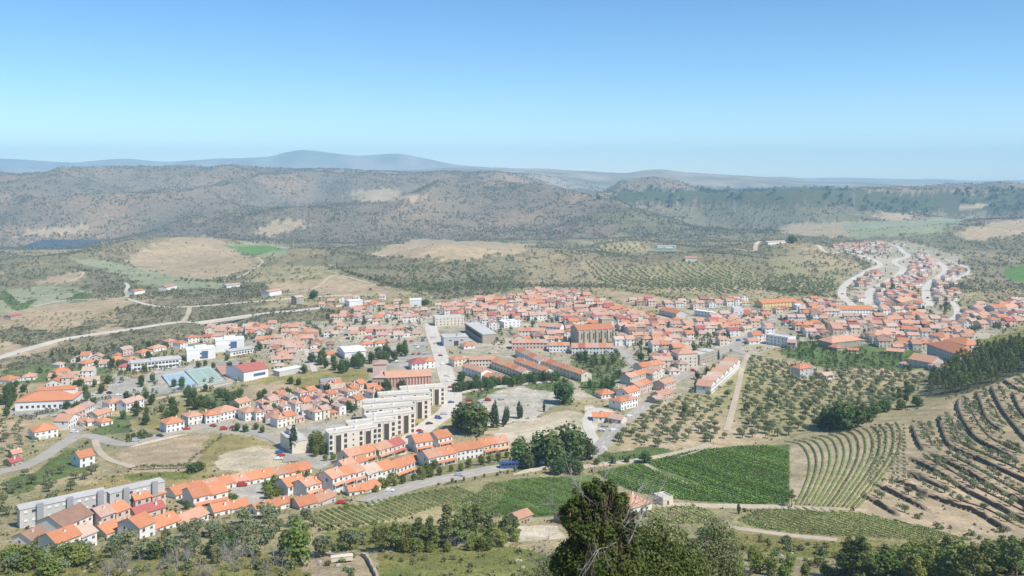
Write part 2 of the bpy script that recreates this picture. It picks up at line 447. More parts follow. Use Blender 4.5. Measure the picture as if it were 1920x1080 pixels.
POLYS = [
 ('scrub',[(0,620),(120,600),(240,600),(330,590),(480,580),(620,570),(640,600),(560,610),(440,612),(380,630),(250,660),(120,690),(0,700)],1),
 ('scrub',[(220,575),(320,560),(440,555),(500,570),(400,590),(250,612),(215,600)],1),
 ('scrub',[(720,500),(800,486),(900,492),(960,510),(980,540),(900,556),(820,560),(760,535)],1),
 ('pine',[(1130,372),(1200,352),(1300,358),(1440,352),(1560,352),(1700,362),(1920,355),(2300,355),(2300,400),(1920,395),(1800,400),(1640,398),(1560,385),(1440,388),(1300,380),(1200,384)],1),
 ('scrub',[(1100,400),(1300,385),(1500,390),(1640,400),(1600,430),(1480,450),(1300,455),(1180,440)],1),
 ('scrub',[(0,488),(60,484),(150,490),(215,505),(240,525),(150,520),(60,530),(0,538)],1),
 ('palegreen',[(110,480),(180,486),(300,512),(420,528),(430,545),(330,548),(260,530),(180,500)],1),
 ('fallow',[(130,512),(160,508),(155,524),(120,530),(60,534),(80,522)],1),
 ('scrub',[(480,502),(600,498),(640,510),(560,520),(470,526)],1),
 ('scrub',[(300,548),(380,540),(500,545),(500,560),(330,560)],1),
 ('fallow',[(470,432),(520,416),(570,412),(575,424),(500,445)],1),
 ('fallow',[(640,360),(720,352),(800,372),(700,380)],1),
 ('fallow',[(60,430),(140,422),(180,428),(100,440),(30,444)],1),
 ('fallow',[(228,490),(300,450),(345,444),(400,446),(425,458),(490,490),(470,505),(400,528),(330,520)],1),
 ('palegreen',[(412,460),(470,455),(540,462),(530,480),(490,484)],1),
 ('bright',[(425,462),(500,460),(535,466),(480,478)],1),
 ('palegreen',[(0,545),(70,537),(150,538),(182,556),(120,570),(60,576),(0,590)],1),
 ('green',[(0,545),(14,548),(40,570),(62,560),(70,562),(50,578),(30,584),(0,560)],0),
 ('green',[(135,540),(182,556),(140,566),(132,556)],1),
 ('fallow',[(0,592),(60,576),(130,568),(230,560),(235,575),(160,600),(110,625),(40,612),(0,615)],1),
 ('fallow',[(170,618),(215,608),(235,618),(180,632)],1),
 ('fallow',[(700,472),(780,448),(850,450),(1000,458),(985,472),(860,486),(700,486)],1),
 ('fallow',[(620,512),(700,530),(775,552),(650,556),(560,548),(500,540),(520,520)],1),
 ('dry',[(470,500),(620,496),(640,516),(560,530),(470,530)],1),
 ('fallow',[(1140,548),(1230,552),(1290,575),(1230,585),(1180,572)],1),
 ('soil',[(1090,490),(1200,500),(1290,490),(1380,500),(1440,520),(1450,545),(1360,555),(1230,545),(1120,530)],1),
 ('soil',[(1110,455),(1200,452),(1210,468),(1130,480)],1),
 ('bright',[(1497,490),(1525,492),(1558,512),(1545,520),(1515,510)],0),
 ('bright',[(1882,505),(1920,498),(1990,498),(1990,530),(1900,528),(1885,520)],0),
 ('fallow',[(1460,424),(1600,414),(1760,420),(1700,436),(1560,446),(1470,438)],1),
 ('palegreen',[(1580,420),(1800,410),(1840,405),(1760,436),(1600,446)],1),
 ('fallow',[(1790,440),(1850,418),(1920,410),(2100,405),(2100,430),(1920,440),(1830,452)],1),
 ('fallow',[(1640,404),(1700,400),(1720,410),(1660,416)],1),
 ('fallow',[(1795,386),(1862,380),(1868,386),(1800,392)],0),
 ('town',[(815,575),(870,562),(960,552),(1000,544),(1080,546),(1150,570),(1220,590),(1300,575),(1400,570),(1450,590),(1520,580),(1640,570),(1740,560),(1790,575),(1880,570),(1920,600),(1800,660),(1700,680),(1560,650),(1470,640),(1400,680),(1330,740),(1240,770),(1170,760),(1060,740),(900,740),(850,760),(700,770),(500,830),(380,830),(360,790),(470,755),(560,690),(440,650),(420,620),(480,608),(620,600),(700,580)],1),
 ('town',[(1560,455),(1700,452),(1800,478),(1815,520),(1720,545),(1600,570),(1590,520),(1640,495)],1),
 ('dry',[(1450,480),(1560,480),(1620,495),(1570,540),(1500,560),(1440,545)],1),
 ('dgrass',[(480,715),(620,690),(700,695),(690,710),(600,730),(480,760),(440,750)],1),
 ('fallow',[(458,725),(540,712),(560,735),(480,758),(455,750)],1),
 ('green',[(395,742),(455,728),(460,760),(400,775),(375,770)],1),
 ('fallow',[(0,790),(40,788),(60,800),(50,835),(0,845)],1),
 ('sand',[(268,712),(300,705),(318,738),(285,742)],0),
 ('fallow',[(0,640),(60,650),(120,640),(60,668),(0,672)],1),
 ('green',[(150,665),(215,690),(190,715),(140,700)],1),
 ('dgrass',[(230,800),(330,770),(380,740),(370,775),(300,810)],1),
 ('green',[(190,785),(240,780),(240,810),(180,815)],1),
 ('dgrass',[(600,565),(760,560),(800,572),(640,590)],1),
 ('fallow',[(215,850),(250,835),(400,810),(415,815),(395,850),(350,882),(250,887)],0),
 ('sand',[(425,832),(480,836),(530,845),(528,875),(470,890),(420,880),(400,868)],1),
 ('dgrass',[(400,815),(480,818),(500,835),(440,845),(410,862),(385,890),(330,895),(365,870)],1),
 ('dgrass',[(40,945),(120,920),(230,890),(400,885),(425,888),(330,915),(200,925),(100,945)],1),
 ('grass',[(240,888),(380,882),(360,896),(260,900)],1),
 ('green',[(80,870),(130,838),(185,846),(180,880),(100,900),(20,935),(10,910)],1),
 ('green',[(0,690),(80,680),(160,690),(100,715),(0,720)],1),
 ('pale',[(865,745),(920,732),(1040,720),(1050,760),(1000,790),(930,800),(880,800)],1),
 ('sand',[(940,805),(1060,770),(1085,775),(1090,800),(1000,830),(930,835)],1),
 ('pale',[(1095,760),(1120,760),(1125,800),(1095,825),(1085,800)],1),
 ('paved',[(700,655),(800,640),(800,690),(700,690)],1),
 ('paved',[(140,740),(200,730),(215,700),(270,715),(265,740),(200,765),(150,770)],0),
 ('paved',[(10,775),(30,760),(140,752),(185,745),(165,770),(60,785)],0),
 ('paved',[(270,705),(300,690),(440,672),(470,690),(430,725),(330,735),(280,740)],0),
 ('paved',[(580,800),(640,788),(690,830),(600,880),(540,860),(530,830)],1),
 ('paved',[(430,905),(500,890),(520,930),(470,950),(440,940)],0),
 ('green',[(1085,655),(1165,655),(1170,700),(1150,745),(1095,740),(1075,700)],1),
 ('green',[(960,700),(1060,706),(1080,730),(1030,735),(960,720),(870,760),(850,730)],1),
 ('green',[(1470,640),(1560,640),(1720,650),(1740,690),(1640,700),(1540,690),(1480,670)],1),
 ('soil',[(1210,765),(1300,735),(1400,668),(1500,690),(1640,690),(1735,695),(1725,740),(1640,780),(1560,800),(1460,825),(1360,835),(1180,850),(1130,850),(1160,810)],1),
 ('green',[(1140,845),(1250,838),(1260,850),(1210,860),(1120,870)],1),
 ('grass',[(1820,640),(1920,618),(2100,600),(2100,628),(1920,640),(1830,655)],1),
 ('pine',[(1735,745),(1740,690),(1800,650),(1920,640),(2200,600),(2200,690),(1920,702),(1800,738)],1),
 ('terr2',[(1462,828),(1560,800),(1640,782),(1700,783),(1712,830),(1700,870),(1655,905),(1615,958),(1480,952),(1482,900),(1482,840)],0),
 ('terrace',[(1700,783),(1720,775),(1800,742),(1920,700),(2300,640),(2300,1060),(1920,1010),(1800,1000),(1612,962),(1655,905),(1700,870),(1712,830)],0),
 ('vinegreen',[(1115,885),(1210,862),(1300,845),(1385,836),(1480,834),(1480,945),(1400,948),(1280,938),(1180,920)],0),
 ('vinegreen',[(880,905),(1000,895),(1080,893),(1110,890),(1150,915),(1100,965),(1000,970),(900,960),(800,940)],0),
 ('vine',[(560,965),(640,945),(760,922),(880,903),(960,897),(930,950),(760,975),(610,998)],0),
 ('vine',[(1365,985),(1420,955),(1500,950),(1620,962),(1760,995),(1830,1018),(1700,1015),(1480,1003)],0),
 ('vine',[(1190,960),(1300,945),(1360,955),(1320,985),(1240,985)],0),
 ('grass',[(690,1082),(705,1040),(800,1028),(960,1022),(1040,1040),(1060,1082)],1),
 ('sand',[(960,985),(1050,985),(1050,1010),(960,1015)],1),
 ('fallow',[(560,1045),(620,1030),(690,1045),(705,1082),(570,1082)],1),
 ('dgrass',[(1370,990),(1480,1006),(1600,1012),(1740,1018),(1740,1030),(1500,1030),(1380,1010)],1),
 ('grass',[(0,1040),(200,1030),(330,1040),(560,1040),(570,1082),(300,1100),(0,1100)],1),
 ('grass',[(600,1000),(720,980),(960,985),(960,1000),(700,1030),(620,1030)],1),
 ('grass',[(1300,1000),(1500,1012),(1700,1025),(1600,1050),(1400,1040)],1),
]
for cls, pts, jit in POLYS:
    wp = wpoly(pts); xs = [p[0] for p in wp]; ys = [p[1] for p in wp]
    my = 0.5*(min(ys)+max(ys)); amp = jit*0.012*my
    i0 = max(0, np.searchsorted(GY, min(ys)-2*amp)-1); i1 = np.searchsorted(GY, max(ys)+2*amp)+1
    mk = np.zeros(GX.shape, bool)
    mk[i0:i1] = inpoly(wp, GX[i0:i1]+jx[i0:i1]*amp*2, GYY[i0:i1]+jy[i0:i1]*amp*2)
    paint(mk, cls)

# ---------------------------------------------------------------- ground meshes
def ground_piece(name, r0, r1):
    n, c = r1-r0, len(GU)
    V = np.stack([GX[r0:r1], GYY[r0:r1], GH[r0:r1]], -1).reshape(-1,3)
    idx = np.arange(n*c).reshape(n, c)
    q = np.stack([idx[:-1,:-1], idx[:-1,1:], idx[1:,1:], idx[1:,:-1]], -1).reshape(-1,4)
    me = np_mesh(name, V, q, [M["land"]], True)
    ca = me.color_attributes.new("cover", 'FLOAT_COLOR', 'POINT')
    ca.data.foreach_set("color", np.concatenate([COVER[r0:r1].reshape(-1,3), np.ones((n*c,1))], 1).astype(np.float32).ravel())
    a = me.attributes.new("speckle", 'FLOAT', 'POINT'); a.data.foreach_set("value", SPK[r0:r1].astype(np.float32).ravel())
    return structure(link(name, me))
def build_ground():
    ra = int(np.searchsorted(GY, 1250)); rb = int(np.searchsorted(GY, 7000))
    ground_piece("ground", 0, ra+1); ground_piece("hills", ra, rb+1); ground_piece("mountains", rb, len(GY))

# ---------------------------------------------------------------- roads
ROADL = []   # world polylines for keep-out tests
def road(name, pts, width, mat, lift=0.24, kerb=None, pts_world=None):
    global GH
    W2 = pts_world if pts_world is not None else [tuple(at(*p))[:2] for p in pts]
    L = smooth_line(W2, 3.0)
    ROADL.append((L, width))
    d = np.gradient(L, axis=0); d /= np.maximum(np.linalg.norm(d, axis=1)[:,None], 1e-6)
    nrm = np.stack([-d[:,1], d[:,0]], 1)
    zc = gz(L[:,0], L[:,1]); k = np.ones(9)/9.0
    zc = np.convolve(np.pad(zc, 4, 'edge'), k, 'valid')
    return dict(name=name, L=L, n=nrm, z=zc, w=width, mat=mat, lift=lift)
def cut_road(R):
    """level the ground across the road"""
    L, w = R['L'], R['w']
    m = (GX > L[:,0].min()-w) & (GX < L[:,0].max()+w) & (GYY > L[:,1].min()-w) & (GYY < L[:,1].max()+w)
    if not m.any(): return
    X, Y = GX[m], GYY[m]; best = np.full(X.shape, 1e9); zz = np.zeros(X.shape)
    for (a, za), (b, zb) in zip(zip(L[:-1], R['z'][:-1]), zip(L[1:], R['z'][1:])):
        dx, dy = b-a; ll = dx*dx+dy*dy+1e-9
        t = np.clip(((X-a[0])*dx+(Y-a[1])*dy)/ll, 0, 1); dd = np.hypot(X-a[0]-t*dx, Y-a[1]-t*dy)
        u = dd < best; best[u] = dd[u]; zz[u] = (za+(zb-za)*t)[u]
    wgt = np.clip((w*1.15+2-best)/(w*0.45+2), 0, 1)
    GH[m] = GH[m]*(1-wgt)+zz*wgt
def build_road(R):
    L, n, z, w = R['L'], R['n'], R['z']+R['lift'], R['w']/2
    rows_ = []
    for off, dz in ((-w-0.3,-0.9),(-w,0.0),(0,0.05),(w,0.0),(w+0.3,-0.9)):
        rows_.append(np.column_stack([L+n*off, z+dz]))
    V = np.stack(rows_, 1); N = len(L); idx = np.arange(N*5).reshape(N,5)
    q = np.stack([idx[:-1,1:], idx[:-1,:-1], idx[1:,:-1], idx[1:,1:]], -1).reshape(-1,4)
    return structure(link(R['name'], np_mesh(R['name'], V.reshape(-1,3), q, [R['mat']], False)))
def build_line(R, off=0.0, width=0.18, dash=None):
    L, n, z = R['L'], R['n'], R['z']+R['lift']+0.06
    faces = []; V = []
    for i in range(len(L)-1):
        if dash and (i % (2*dash)) >= dash: continue
        k = len(V)
        for j, s in ((i,-1),(i,1),(i+1,1),(i+1,-1)):
            V.append((*(L[j]+n[j]*(off+s*width)), z[j]))
        faces.append((k,k+3,k+2,k+1))
    return structure(link("road_marking", np_mesh("road_marking", np.array(V), np.array(faces), [M["white_line"]])))
ROADS = [
 road("highway", [(-120,700),(-40,683),(0,670),(60,652),(125,635),(240,618),(360,604),(480,590),(560,582),(640,573),(700,563)], 10.5, M["concrete"]),
 road("avenue", [(806,606),(812,630),(822,655),(833,692),(845,728),(849,748),(838,772),(800,800),(765,828),(748,842)], 12.0, M["concrete"]),
 road("lower_road", [(684,940),(706,932),(800,905),(950,875),(1060,860),(1115,846),(1160,797),(1205,765),(1232,742),(1238,722),(1215,702),(1182,676),(1158,650)], 8.5, M["asphalt"]),
 road("village_road", [(-60,905),(0,885),(60,868),(125,828),(165,818),(230,832),(300,818),(350,805),(420,797),(480,812),(528,830),(545,865)], 7.5, M["asphalt"]),
 road("side_street", [(128,826),(150,800),(175,780),(200,755),(235,728),(265,715)], 6.0, M["asphalt"]),
 road("side_street", [(1130,845),(1105,808),(1102,785),(1120,768),(1150,775)], 6.0, M["concrete"]),
 road("side_street", [(573,655),(580,672),(590,697)], 4.5, M["concrete"]),
 road("town_street", [(1400,665),(1380,650),(1432,612),(1465,592),(1505,580)], 8.0, M["asphalt"]),
 road("town_street", [(1230,735),(1290,700),(1345,665),(1395,632)], 6.0, M["asphalt"]),
 road("hillside_road", [(1625,592),(1590,566),(1578,548),(1592,528),(1630,506),(1650,496),(1622,482),(1575,470)], 10.0, M["concrete"]),
 road("hillside_road", [(1634,582),(1628,562),(1634,545),(1660,530),(1686,514),(1692,502),(1676,490),(1702,480),(1688,466),(1668,458)], 10.5, M["concrete"]),
 road("hillside_road", [(1742,574),(1736,550),(1742,532),(1772,508),(1760,492),(1745,484)], 10.0, M["concrete"]),
 road("hillside_road", [(1775,530),(1800,520),(1816,508),(1804,498),(1770,486)], 5.0, M["concrete"]),
 road("suburb_street", [(1782,602),(1795,590),(1792,575),(1783,565)], 7.0, M["concrete"]),
 road("dirt_track", [(1362,808),(1370,780),(1384,725),(1392,690),(1402,664)], 3.6, M["dirt"]),
 road("dirt_track", [(270,752),(340,738),(420,720),(500,702),(560,690)], 4.5, M["dirt"]),
 road("dirt_track", [(178,826),(185,845),(205,862),(250,876)], 3.6, M["dirt"]),
 road("dirt_track", [(1060,878),(1120,872),(1200,862),(1290,845),(1330,833)], 4.0, M["dirt"]),
 road("dirt_track", [(1230,946),(1300,948),(1400,950),(1480,952),(1560,958)], 4.0, M["dirt"]),
 road("dirt_track", [(905,812),(960,808),(1020,795),(1075,772)], 4.5, M["dirt"]),
 road("dirt_track", [(60,575),(110,565),(150,562),(232,558),(236,545)], 5.0, M["dirt"]),
 road("dirt_track", [(340,606),(352,590),(356,575)], 5.0, M["dirt"]),
 road("dirt_track", [(100,534),(140,524),(156,514),(150,508)], 4.0, M["dirt"]),
 road("dirt_track", [(236,545),(240,536),(233,530)], 5.0, M["concrete"]),
 road("dirt_track", [(415,528),(470,508),(492,492),(480,482)], 4.0, M["dirt"]),
 road("dirt_track", [(540,552),(590,540),(628,516),(700,532)], 4.0, M["dirt"]),
 road("dirt_track", [(300,356),(350,345),(380,338)], 9.0, M["dirt"]),
 road("country_lane", [(236,560),(300,575),(400,572),(520,562),(600,556),(660,553)], 6.0, M["concrete"]),
 road("dirt_track", [(1180,468),(1280,472),(1400,470),(1418,458)], 8.0, M["dirt"]),
 road("hillside_road", [(1418,458),(1480,452),(1540,466),(1580,472)], 7.0, M["concrete"]),
 road("dirt_track", [(1366,990),(1420,997),(1500,1006),(1570,1012)], 3.0, M["dirt"]),
 road("dirt_track", [(1210,872),(1260,897),(1330,915)], 2.4, M["dirt"]),
]
for R in ROADS: cut_road(R)
for R in ROADS:     # sit on the levelled ground
    zg = gz(R['L'][:,0], R['L'][:,1]); R['z'] = np.maximum(R['z'], zg)
build_ground()
for R in ROADS: build_road(R)
build_line(ROADS[0], 0, 0.1, 2); build_line(ROADS[1], 0, 0.12, 2); build_line(ROADS[2], 0, 0.12, 2)
# river
rv = [(-60,462),(40,460),(100,457),(170,459),(165,466),(60,470),(-60,472)]
V = [(-1560,2700,-98.5),(-1150,2700,-98.5),(-1300,3250,-98.5),(-1720,3250,-98.5)]
structure(link("river", np_mesh("river", np.array(V), np.array([[0,1,2,3]]), [M["water"]])))

# ---------------------------------------------------------------- air
def build_haze():
    hz, hn, hb = new_mat("summer_haze"); hn.nodes.remove(hb)
    pv = hn.nodes.new("ShaderNodeVolumePrincipled")
    pv.inputs["Color"].default_value = (0.49,0.79,1.0,1); pv.inputs["Density"].default_value = 0.000095; pv.inputs["Anisotropy"].default_value = 0.0
    hn.links.new(pv.outputs[0], hn.nodes["Material Output"].inputs["Volume"])
    b = MB(); b.box(-22000, 22000, -80, 16500, -1500, 560, 0, True)
    o = link("haze", b.mesh("haze", [hz])); stuff(o, "pale blue summer haze veiling the far hills and mountains", "haze")
build_haze()
# ---------------------------------------------------------------- building materials
WALLC = {'white':(0.80,0.78,0.74),'cream':(0.72,0.64,0.50),'grey':(0.56,0.54,0.50),'pink':(0.66,0.49,0.42),'yellow':(0.72,0.56,0.26),'stone':(0.42,0.36,0.28)}
ROOFC = {'orange':((0.60,0.255,0.13),(0.53,0.215,0.11)),'salmon':((0.59,0.33,0.215),(0.50,0.27,0.175)),'pink':((0.57,0.375,0.295),(0.48,0.305,0.24)),
         'red':((0.47,0.15,0.12),(0.40,0.13,0.11)),'brown':((0.36,0.215,0.15),(0.29,0.17,0.12)),'pale':((0.61,0.45,0.345),(0.50,0.36,0.27)),'dust':((0.58,0.36,0.255),(0.49,0.29,0.20))}
for k, c in WALLC.items(): M['wall_'+k] = plain('wall_'+k, c, 0.9, 0.05, 0.5)
for k, (a, b) in ROOFC.items(): M['roof_'+k] = roof_mat('roof_'+k, a, b)
M['glass'] = plain('window_glass', (0.035,0.04,0.05), 0.2, 0.1, 2, spec=0.5)
M['frame'] = plain('window_frame', (0.62,0.60,0.56), 0.6, 0.05, 2)
M['shutter'] = plain('rolling_shutter', (0.55,0.52,0.46), 0.7, 0.05, 2)
M['wood'] = plain('door_wood', (0.20,0.11,0.06), 0.6, 0.12, 2)
M['metal'] = plain('painted_metal', (0.46,0.47,0.47), 0.5, 0.06, 1, metal=0.3)
M['flat_roof'] = plain('flat_roofing', (0.58,0.55,0.50), 0.9, 0.06, 0.4)
M['beige'] = plain('wall_beige', (0.80,0.72,0.59), 0.9, 0.05, 0.4)
M['dark'] = plain('dark_opening_shade', (0.10,0.085,0.075), 0.8, 0.1, 1)  # dark for openings; on the stair strips it paints in the recess shade
M['stonework'] = plain('stonework', (0.54,0.46,0.345), 0.95, 0.14, 0.7)
M['drystone'] = plain('dry_stone', (0.17,0.125,0.09), 0.95, 0.2, 1.2)
M['court_blue'] = plain('court_blue', (0.38,0.48,0.52), 0.8, 0.04, 0.3)
M['court_green'] = plain('court_green', (0.37,0.46,0.38), 0.8, 0.04, 0.3)
M['pitch_green'] = plain('pitch_green', (0.15,0.25,0.15), 0.9, 0.08, 0.2)
M['court_red'] = plain('court_red', (0.55,0.30,0.22), 0.8, 0.05, 0.3)
M['sheet_white'] = plain('white_sheet', (0.82,0.82,0.80), 0.5, 0.03, 0.4)
M['redwall'] = plain('wall_brick_pink', (0.55,0.27,0.22), 0.9, 0.08, 0.6)
M['blueglass'] = plain('blue_glass', (0.10,0.16,0.28), 0.15, 0.1, 1, spec=0.6)

# ---------------------------------------------------------------- house geometry (local: x along the front, front at -y)
def roof_geom(b, w, d, z, kind, ov=0.4, pitch=0.44, th=0.16, mi=0):
    W2, D2 = w/2+ov, d/2+ov
    if kind == 'f': return z
    if kind == 'x':     # ridge across the front: gable faces the viewer
        rise = pitch*w/2; zl = z-pitch*ov; zt = z+rise
        for s in (-1, 1):
            p = [(s*W2,-D2,zl),(0,-D2,zt),(0,D2,zt),(s*W2,D2,zl)]
            if s > 0: p = p[::-1]
            b.poly([(x,y,q+th) for x,y,q in p][::-1], mi); b.poly(p, mi)
            b.poly([(s*W2,-D2,zl),(s*W2,D2,zl),(s*W2,D2,zl+th),(s*W2,-D2,zl+th)], mi)
            for yy in (-D2, D2): b.poly([(s*W2,yy,zl),(0,yy,zt),(0,yy,zt+th),(s*W2,yy,zl+th)], mi)
        return zt
    if kind == 'g':
        rise = pitch*d/2; zl = z-pitch*ov; zt = z+rise
        for s in (-1, 1):
            p = [(-W2,s*D2,zl),(W2,s*D2,zl),(W2,0,zt),(-W2,0,zt)]
            if s > 0: p = p[::-1]
            b.poly([(x,y,q+th) for x,y,q in p], mi); b.poly(p[::-1], mi)
            b.poly([(-W2,s*D2,zl),(W2,s*D2,zl),(W2,s*D2,zl+th),(-W2,s*D2,zl+th)], mi)
            for xx in (-W2, W2): b.poly([(xx,s*D2,zl),(xx,0,zt),(xx,0,zt+th),(xx,s*D2,zl+th)], mi)
        return zt
    # hip
    rise = pitch*min(w,d)/2; zl = z-pitch*ov; zt = z+rise
    if w >= d: r1, r2 = (-(W2-D2),0,zt), (W2-D2,0,zt)
    else: r1, r2 = (0,-(D2-W2),zt), (0,D2-W2,zt)
    c = [(-W2,-D2,zl),(W2,-D2,zl),(W2,D2,zl),(-W2,D2,zl)]
    up = lambda P: [(x,y,q+th) for x,y,q in P]
    if w >= d: fs = [[c[0],c[1],r2,r1],[c[1],c[2],r2],[c[2],c[3],r1,r2],[c[3],c[0],r1]]
    else: fs = [[c[0],c[1],r1],[c[1],c[2],r2,r1],[c[2],c[3],r2],[c[3],c[0],r1,r2]]
    for P in fs: b.poly(up(P), mi)
    for i in range(4):
        a, e = c[i], c[(i+1)%4]; b.poly([a,e,(e[0],e[1],e[2]+th),(a[0],a[1],a[2]+th)], mi)
    b.poly(c[::-1], mi)
    return zt
def wall_geom(b, w, d, z, kind, pitch=0.44, mi=0, skirt=2.5):
    b.box(-w/2, w/2, -d/2, d/2, -skirt, z, mi)
    if kind == 'g':
        for s in (-1,1): b.poly([(s*w/2,-d/2,z),(s*w/2,d/2,z),(s*w/2,0,z+pitch*d/2)][::s], mi)
    if kind == 'x':
        for s in (-1,1): b.poly([(-w/2,s*d/2,z),(w/2,s*d/2,z),(0,s*d/2,z+pitch*w/2)][::-s], mi)
    if kind == 'f':
        for x0,x1,y0,y1 in ((-w/2,w/2,-d/2,-d/2+.25),(-w/2,w/2,d/2-.25,d/2),(-w/2,-w/2+.25,-d/2+.25,d/2-.25),(w/2-.25,w/2,-d/2+.25,d/2-.25)):
            b.box(x0,x1,y0,y1,z,z+0.55,mi)
_wm = {}
def window_mesh(w=1.0, h=1.2, shutter=False):
    k = (w, h, shutter)
    if k not in _wm:
        b = MB(); t = 0.09
        b.box(-w/2-t, -w/2, -0.06, 0.0, -t, h+t, 0); b.box(w/2, w/2+t, -0.06, 0.0, -t, h+t, 0)
        b.box(-w/2, w/2, -0.06, 0, h, h+t, 0); b.box(-w/2, w/2, -0.09, 0, -t, 0, 0)
        y = -0.02
        hh = (h*0.86 if shutter == 'pale' else h*0.45) if shutter else 0
        b.poly([(-w/2,y,0),(w/2,y,0),(w/2,y,h-hh),(-w/2,y,h-hh)], 1)
        if shutter: b.poly([(-w/2,y-.01,h-hh),(w/2,y-.01,h-hh),(w/2,y-.01,h),(-w/2,y-.01,h)], 2)
        b.poly([(-.03,y-.015,0),(.03,y-.015,0),(.03,y-.015,h),(-.03,y-.015,h)], 0)
        _wm[k] = b.mesh("window", [M['frame'], M['glass'], M['sheet_white' if shutter == 'pale' else 'shutter']])
    return _wm[k]
def door_mesh():
    if 'door' not in _wm:
        b = MB(); b.box(-.55,.55,-.07,0,-.1,2.15,0); b.box(-.45,.45,-.09,-.07,0,2.05,1); _wm['door'] = b.mesh("door", [M['frame'], M['wood']])
    return _wm['door']
def garage_mesh():
    if 'gar' not in _wm:
        b = MB(); b.box(-1.4,1.4,-.06,0,-.1,2.3,0); b.box(-1.25,1.25,-.09,-.06,0,2.15,1); _wm['gar'] = b.mesh("garage_door", [M['frame'], M['shutter']])
    return _wm['gar']
def chimney_mesh():
    if 'chim' not in _wm:
        b = MB(); b.box(-.35,.35,-.3,.3,-1.0,1.1,0); b.box(-.43,.43,-.38,.38,1.1,1.22,0); b.box(-.3,.3,-.25,.25,1.22,1.5,1); _wm['chim'] = b.mesh("chimney", [M['wall_white'], M['roof_salmon']])
    return _wm['chim']
def empty(name, loc, rz=0.0):
    o = bpy.data.objects.new(name, None); COL.objects.link(o); o.location = loc; o.rotation_euler = (0,0,rz); o.empty_display_size = 1
    return o

REG = []     # things waiting for a label that sets them apart
def register(o, desc, noun_group, pos, cat): REG.append(dict(o=o, desc=desc, group=noun_group, px=proj(pos)[0], py=proj(pos)[1], cat=cat, Y=pos[1]))
FOOT = []    # footprints (x, y, radius)
SPECS = []   # every ordinary house before it is built
def add_house(x, y, yaw, w, d, st, kind, rc, wc, manual=False, tier=False, zone='', hh=None):
    z = float(gz(x, y))
    c, s = cos(yaw), sin(yaw)
    zs = [float(gz(x+a*c-b*s, y+a*s+b*c)) for a in (-w/2,w/2) for b in (-d/2,d/2)]
    z = 0.5*z+0.5*min(zs)
    h = hh or st*2.6+0.2
    SPECS.append(dict(p=(x,y,z), yaw=yaw, w=w, d=d, st=st, h=h, kind=kind, rc=rc, wc=wc, manual=manual, tier=tier, zone=zone, size=(w*h+0.5*w*d)/y/y))
    FOOT.append((x, y, 0.5*hypot(w, d)))
def row(a, b, n=1, d=9.0, st=2, kind='g', rc='orange', wc='white', gap=0.0, tier=False, zone='', step=0.0):
    """n houses side by side; a, b : photo pixels of the two lower front corners"""
    A, B = at(*a), at(*b); dx, dy = B.x-A.x, B.y-A.y; Lg = hypot(dx, dy); yaw = atan2(dy, dx)
    nx, ny = -sin(yaw), cos(yaw); u = Lg/n
    for i in range(n):
        t = (i+0.5)*u; off = d/2+step*random.uniform(0,1)
        pick = lambda v: v[i % len(v)] if isinstance(v, (list, tuple)) else v
        add_house(A.x+cos(yaw)*t+nx*off, A.y+sin(yaw)*t+ny*off, yaw, u-gap, d, pick(st), pick(kind), pick(rc), pick(wc), True, tier, zone)
# ---------------------------------------------------------------- houses read from the photograph (lower front corners in photo pixels)
O, S_, K, R_, B_, L_ = 'orange','salmon','pink','red','brown','pale'
Z = 'lower terrace'
row((330,936),(440,913),4,10,1,'g',[O,O,S_,O],'white',zone=Z)
row((440,913),(585,886),6,10,1,'g',[S_,O,O,S_,O,O],'white',zone=Z)
row((363,952),(427,941),2,12,2,'g',O,'white',0,True,zone=Z)
row((402,968),(432,963),1,8,1,'g',O,'white',zone=Z); row((434,962),(467,957),1,8,1,'g',O,'white',zone=Z)
row((340,988),(391,975),1,9,1,'g',S_,'white',zone=Z); row((291,996),(338,986),1,10,1,'g',O,'white',zone=Z)
row((262,1010),(291,1003),1,11,2,'g',O,'white',zone=Z)
row((254,958),(283,953),1,9,2,'g',O,'pink',zone=Z); row((286,951),(311,946),1,9,2,'g',O,'pink',zone=Z); row((256,972),(310,962),1,8,1,'g',R_,'pink',zone=Z)
row((190,990),(216,984),1,10,2,'g',K,'pink',zone=Z); row((218,982),(244,976),1,9,2,'g',O,'pink',zone=Z)
row((200,1008),(230,1001),1,9,1,'g',O,'white',zone=Z); row((231,998),(257,992),1,8,1,'g',S_,'white',zone=Z)
row((118,1004),(174,989),1,13,2,'g',B_,'white',zone=Z)
row((106,1038),(152,1029),1,10,2,'g',O,'white',zone=Z); row((154,1028),(182,1022),1,10,2,'g',L_,'white',zone=Z)
row((59,1021),(92,1013),1,9,1,'g',B_,'white',zone=Z)
row((540,930),(574,923),1,10,2,'g',O,'white',zone=Z); row((575,931),(612,922),2,9,2,'g',[S_,O],'white',0,True,zone=Z)
row((624,927),(684,912),3,10,3,'g',[S_,O,S_],'white',0,True,zone=Z); row((690,907),(741,895),2,11,2,'g',[L_,O],'white',zone=Z)
row((743,895),(778,886),1,10,2,'g',O,'white',zone=Z,tier=True); row((769,873),(797,868),1,8,1,'g',O,'white',zone=Z)
row((804,877),(855,867),2,11,2,'g',[S_,O],'white',0,True,zone=Z); row((856,864),(906,856),2,10,2,'g',O,'white',zone=Z)
row((907,853),(955,845),2,10,2,'g',[O,S_],'cream',0,True,zone=Z)
row((655,873),(705,862),2,10,2,'g',[S_,O],'cream',0,True,zone=Z); row((711,861),(760,849),2,10,2,'g',[S_,R_],'cream',0,True,zone=Z)
row((780,848),(811,842),1,12,2,'g',O,'white',0,True,zone=Z); row((822,840),(848,834),1,11,2,'g',O,'white',0,True,zone=Z)
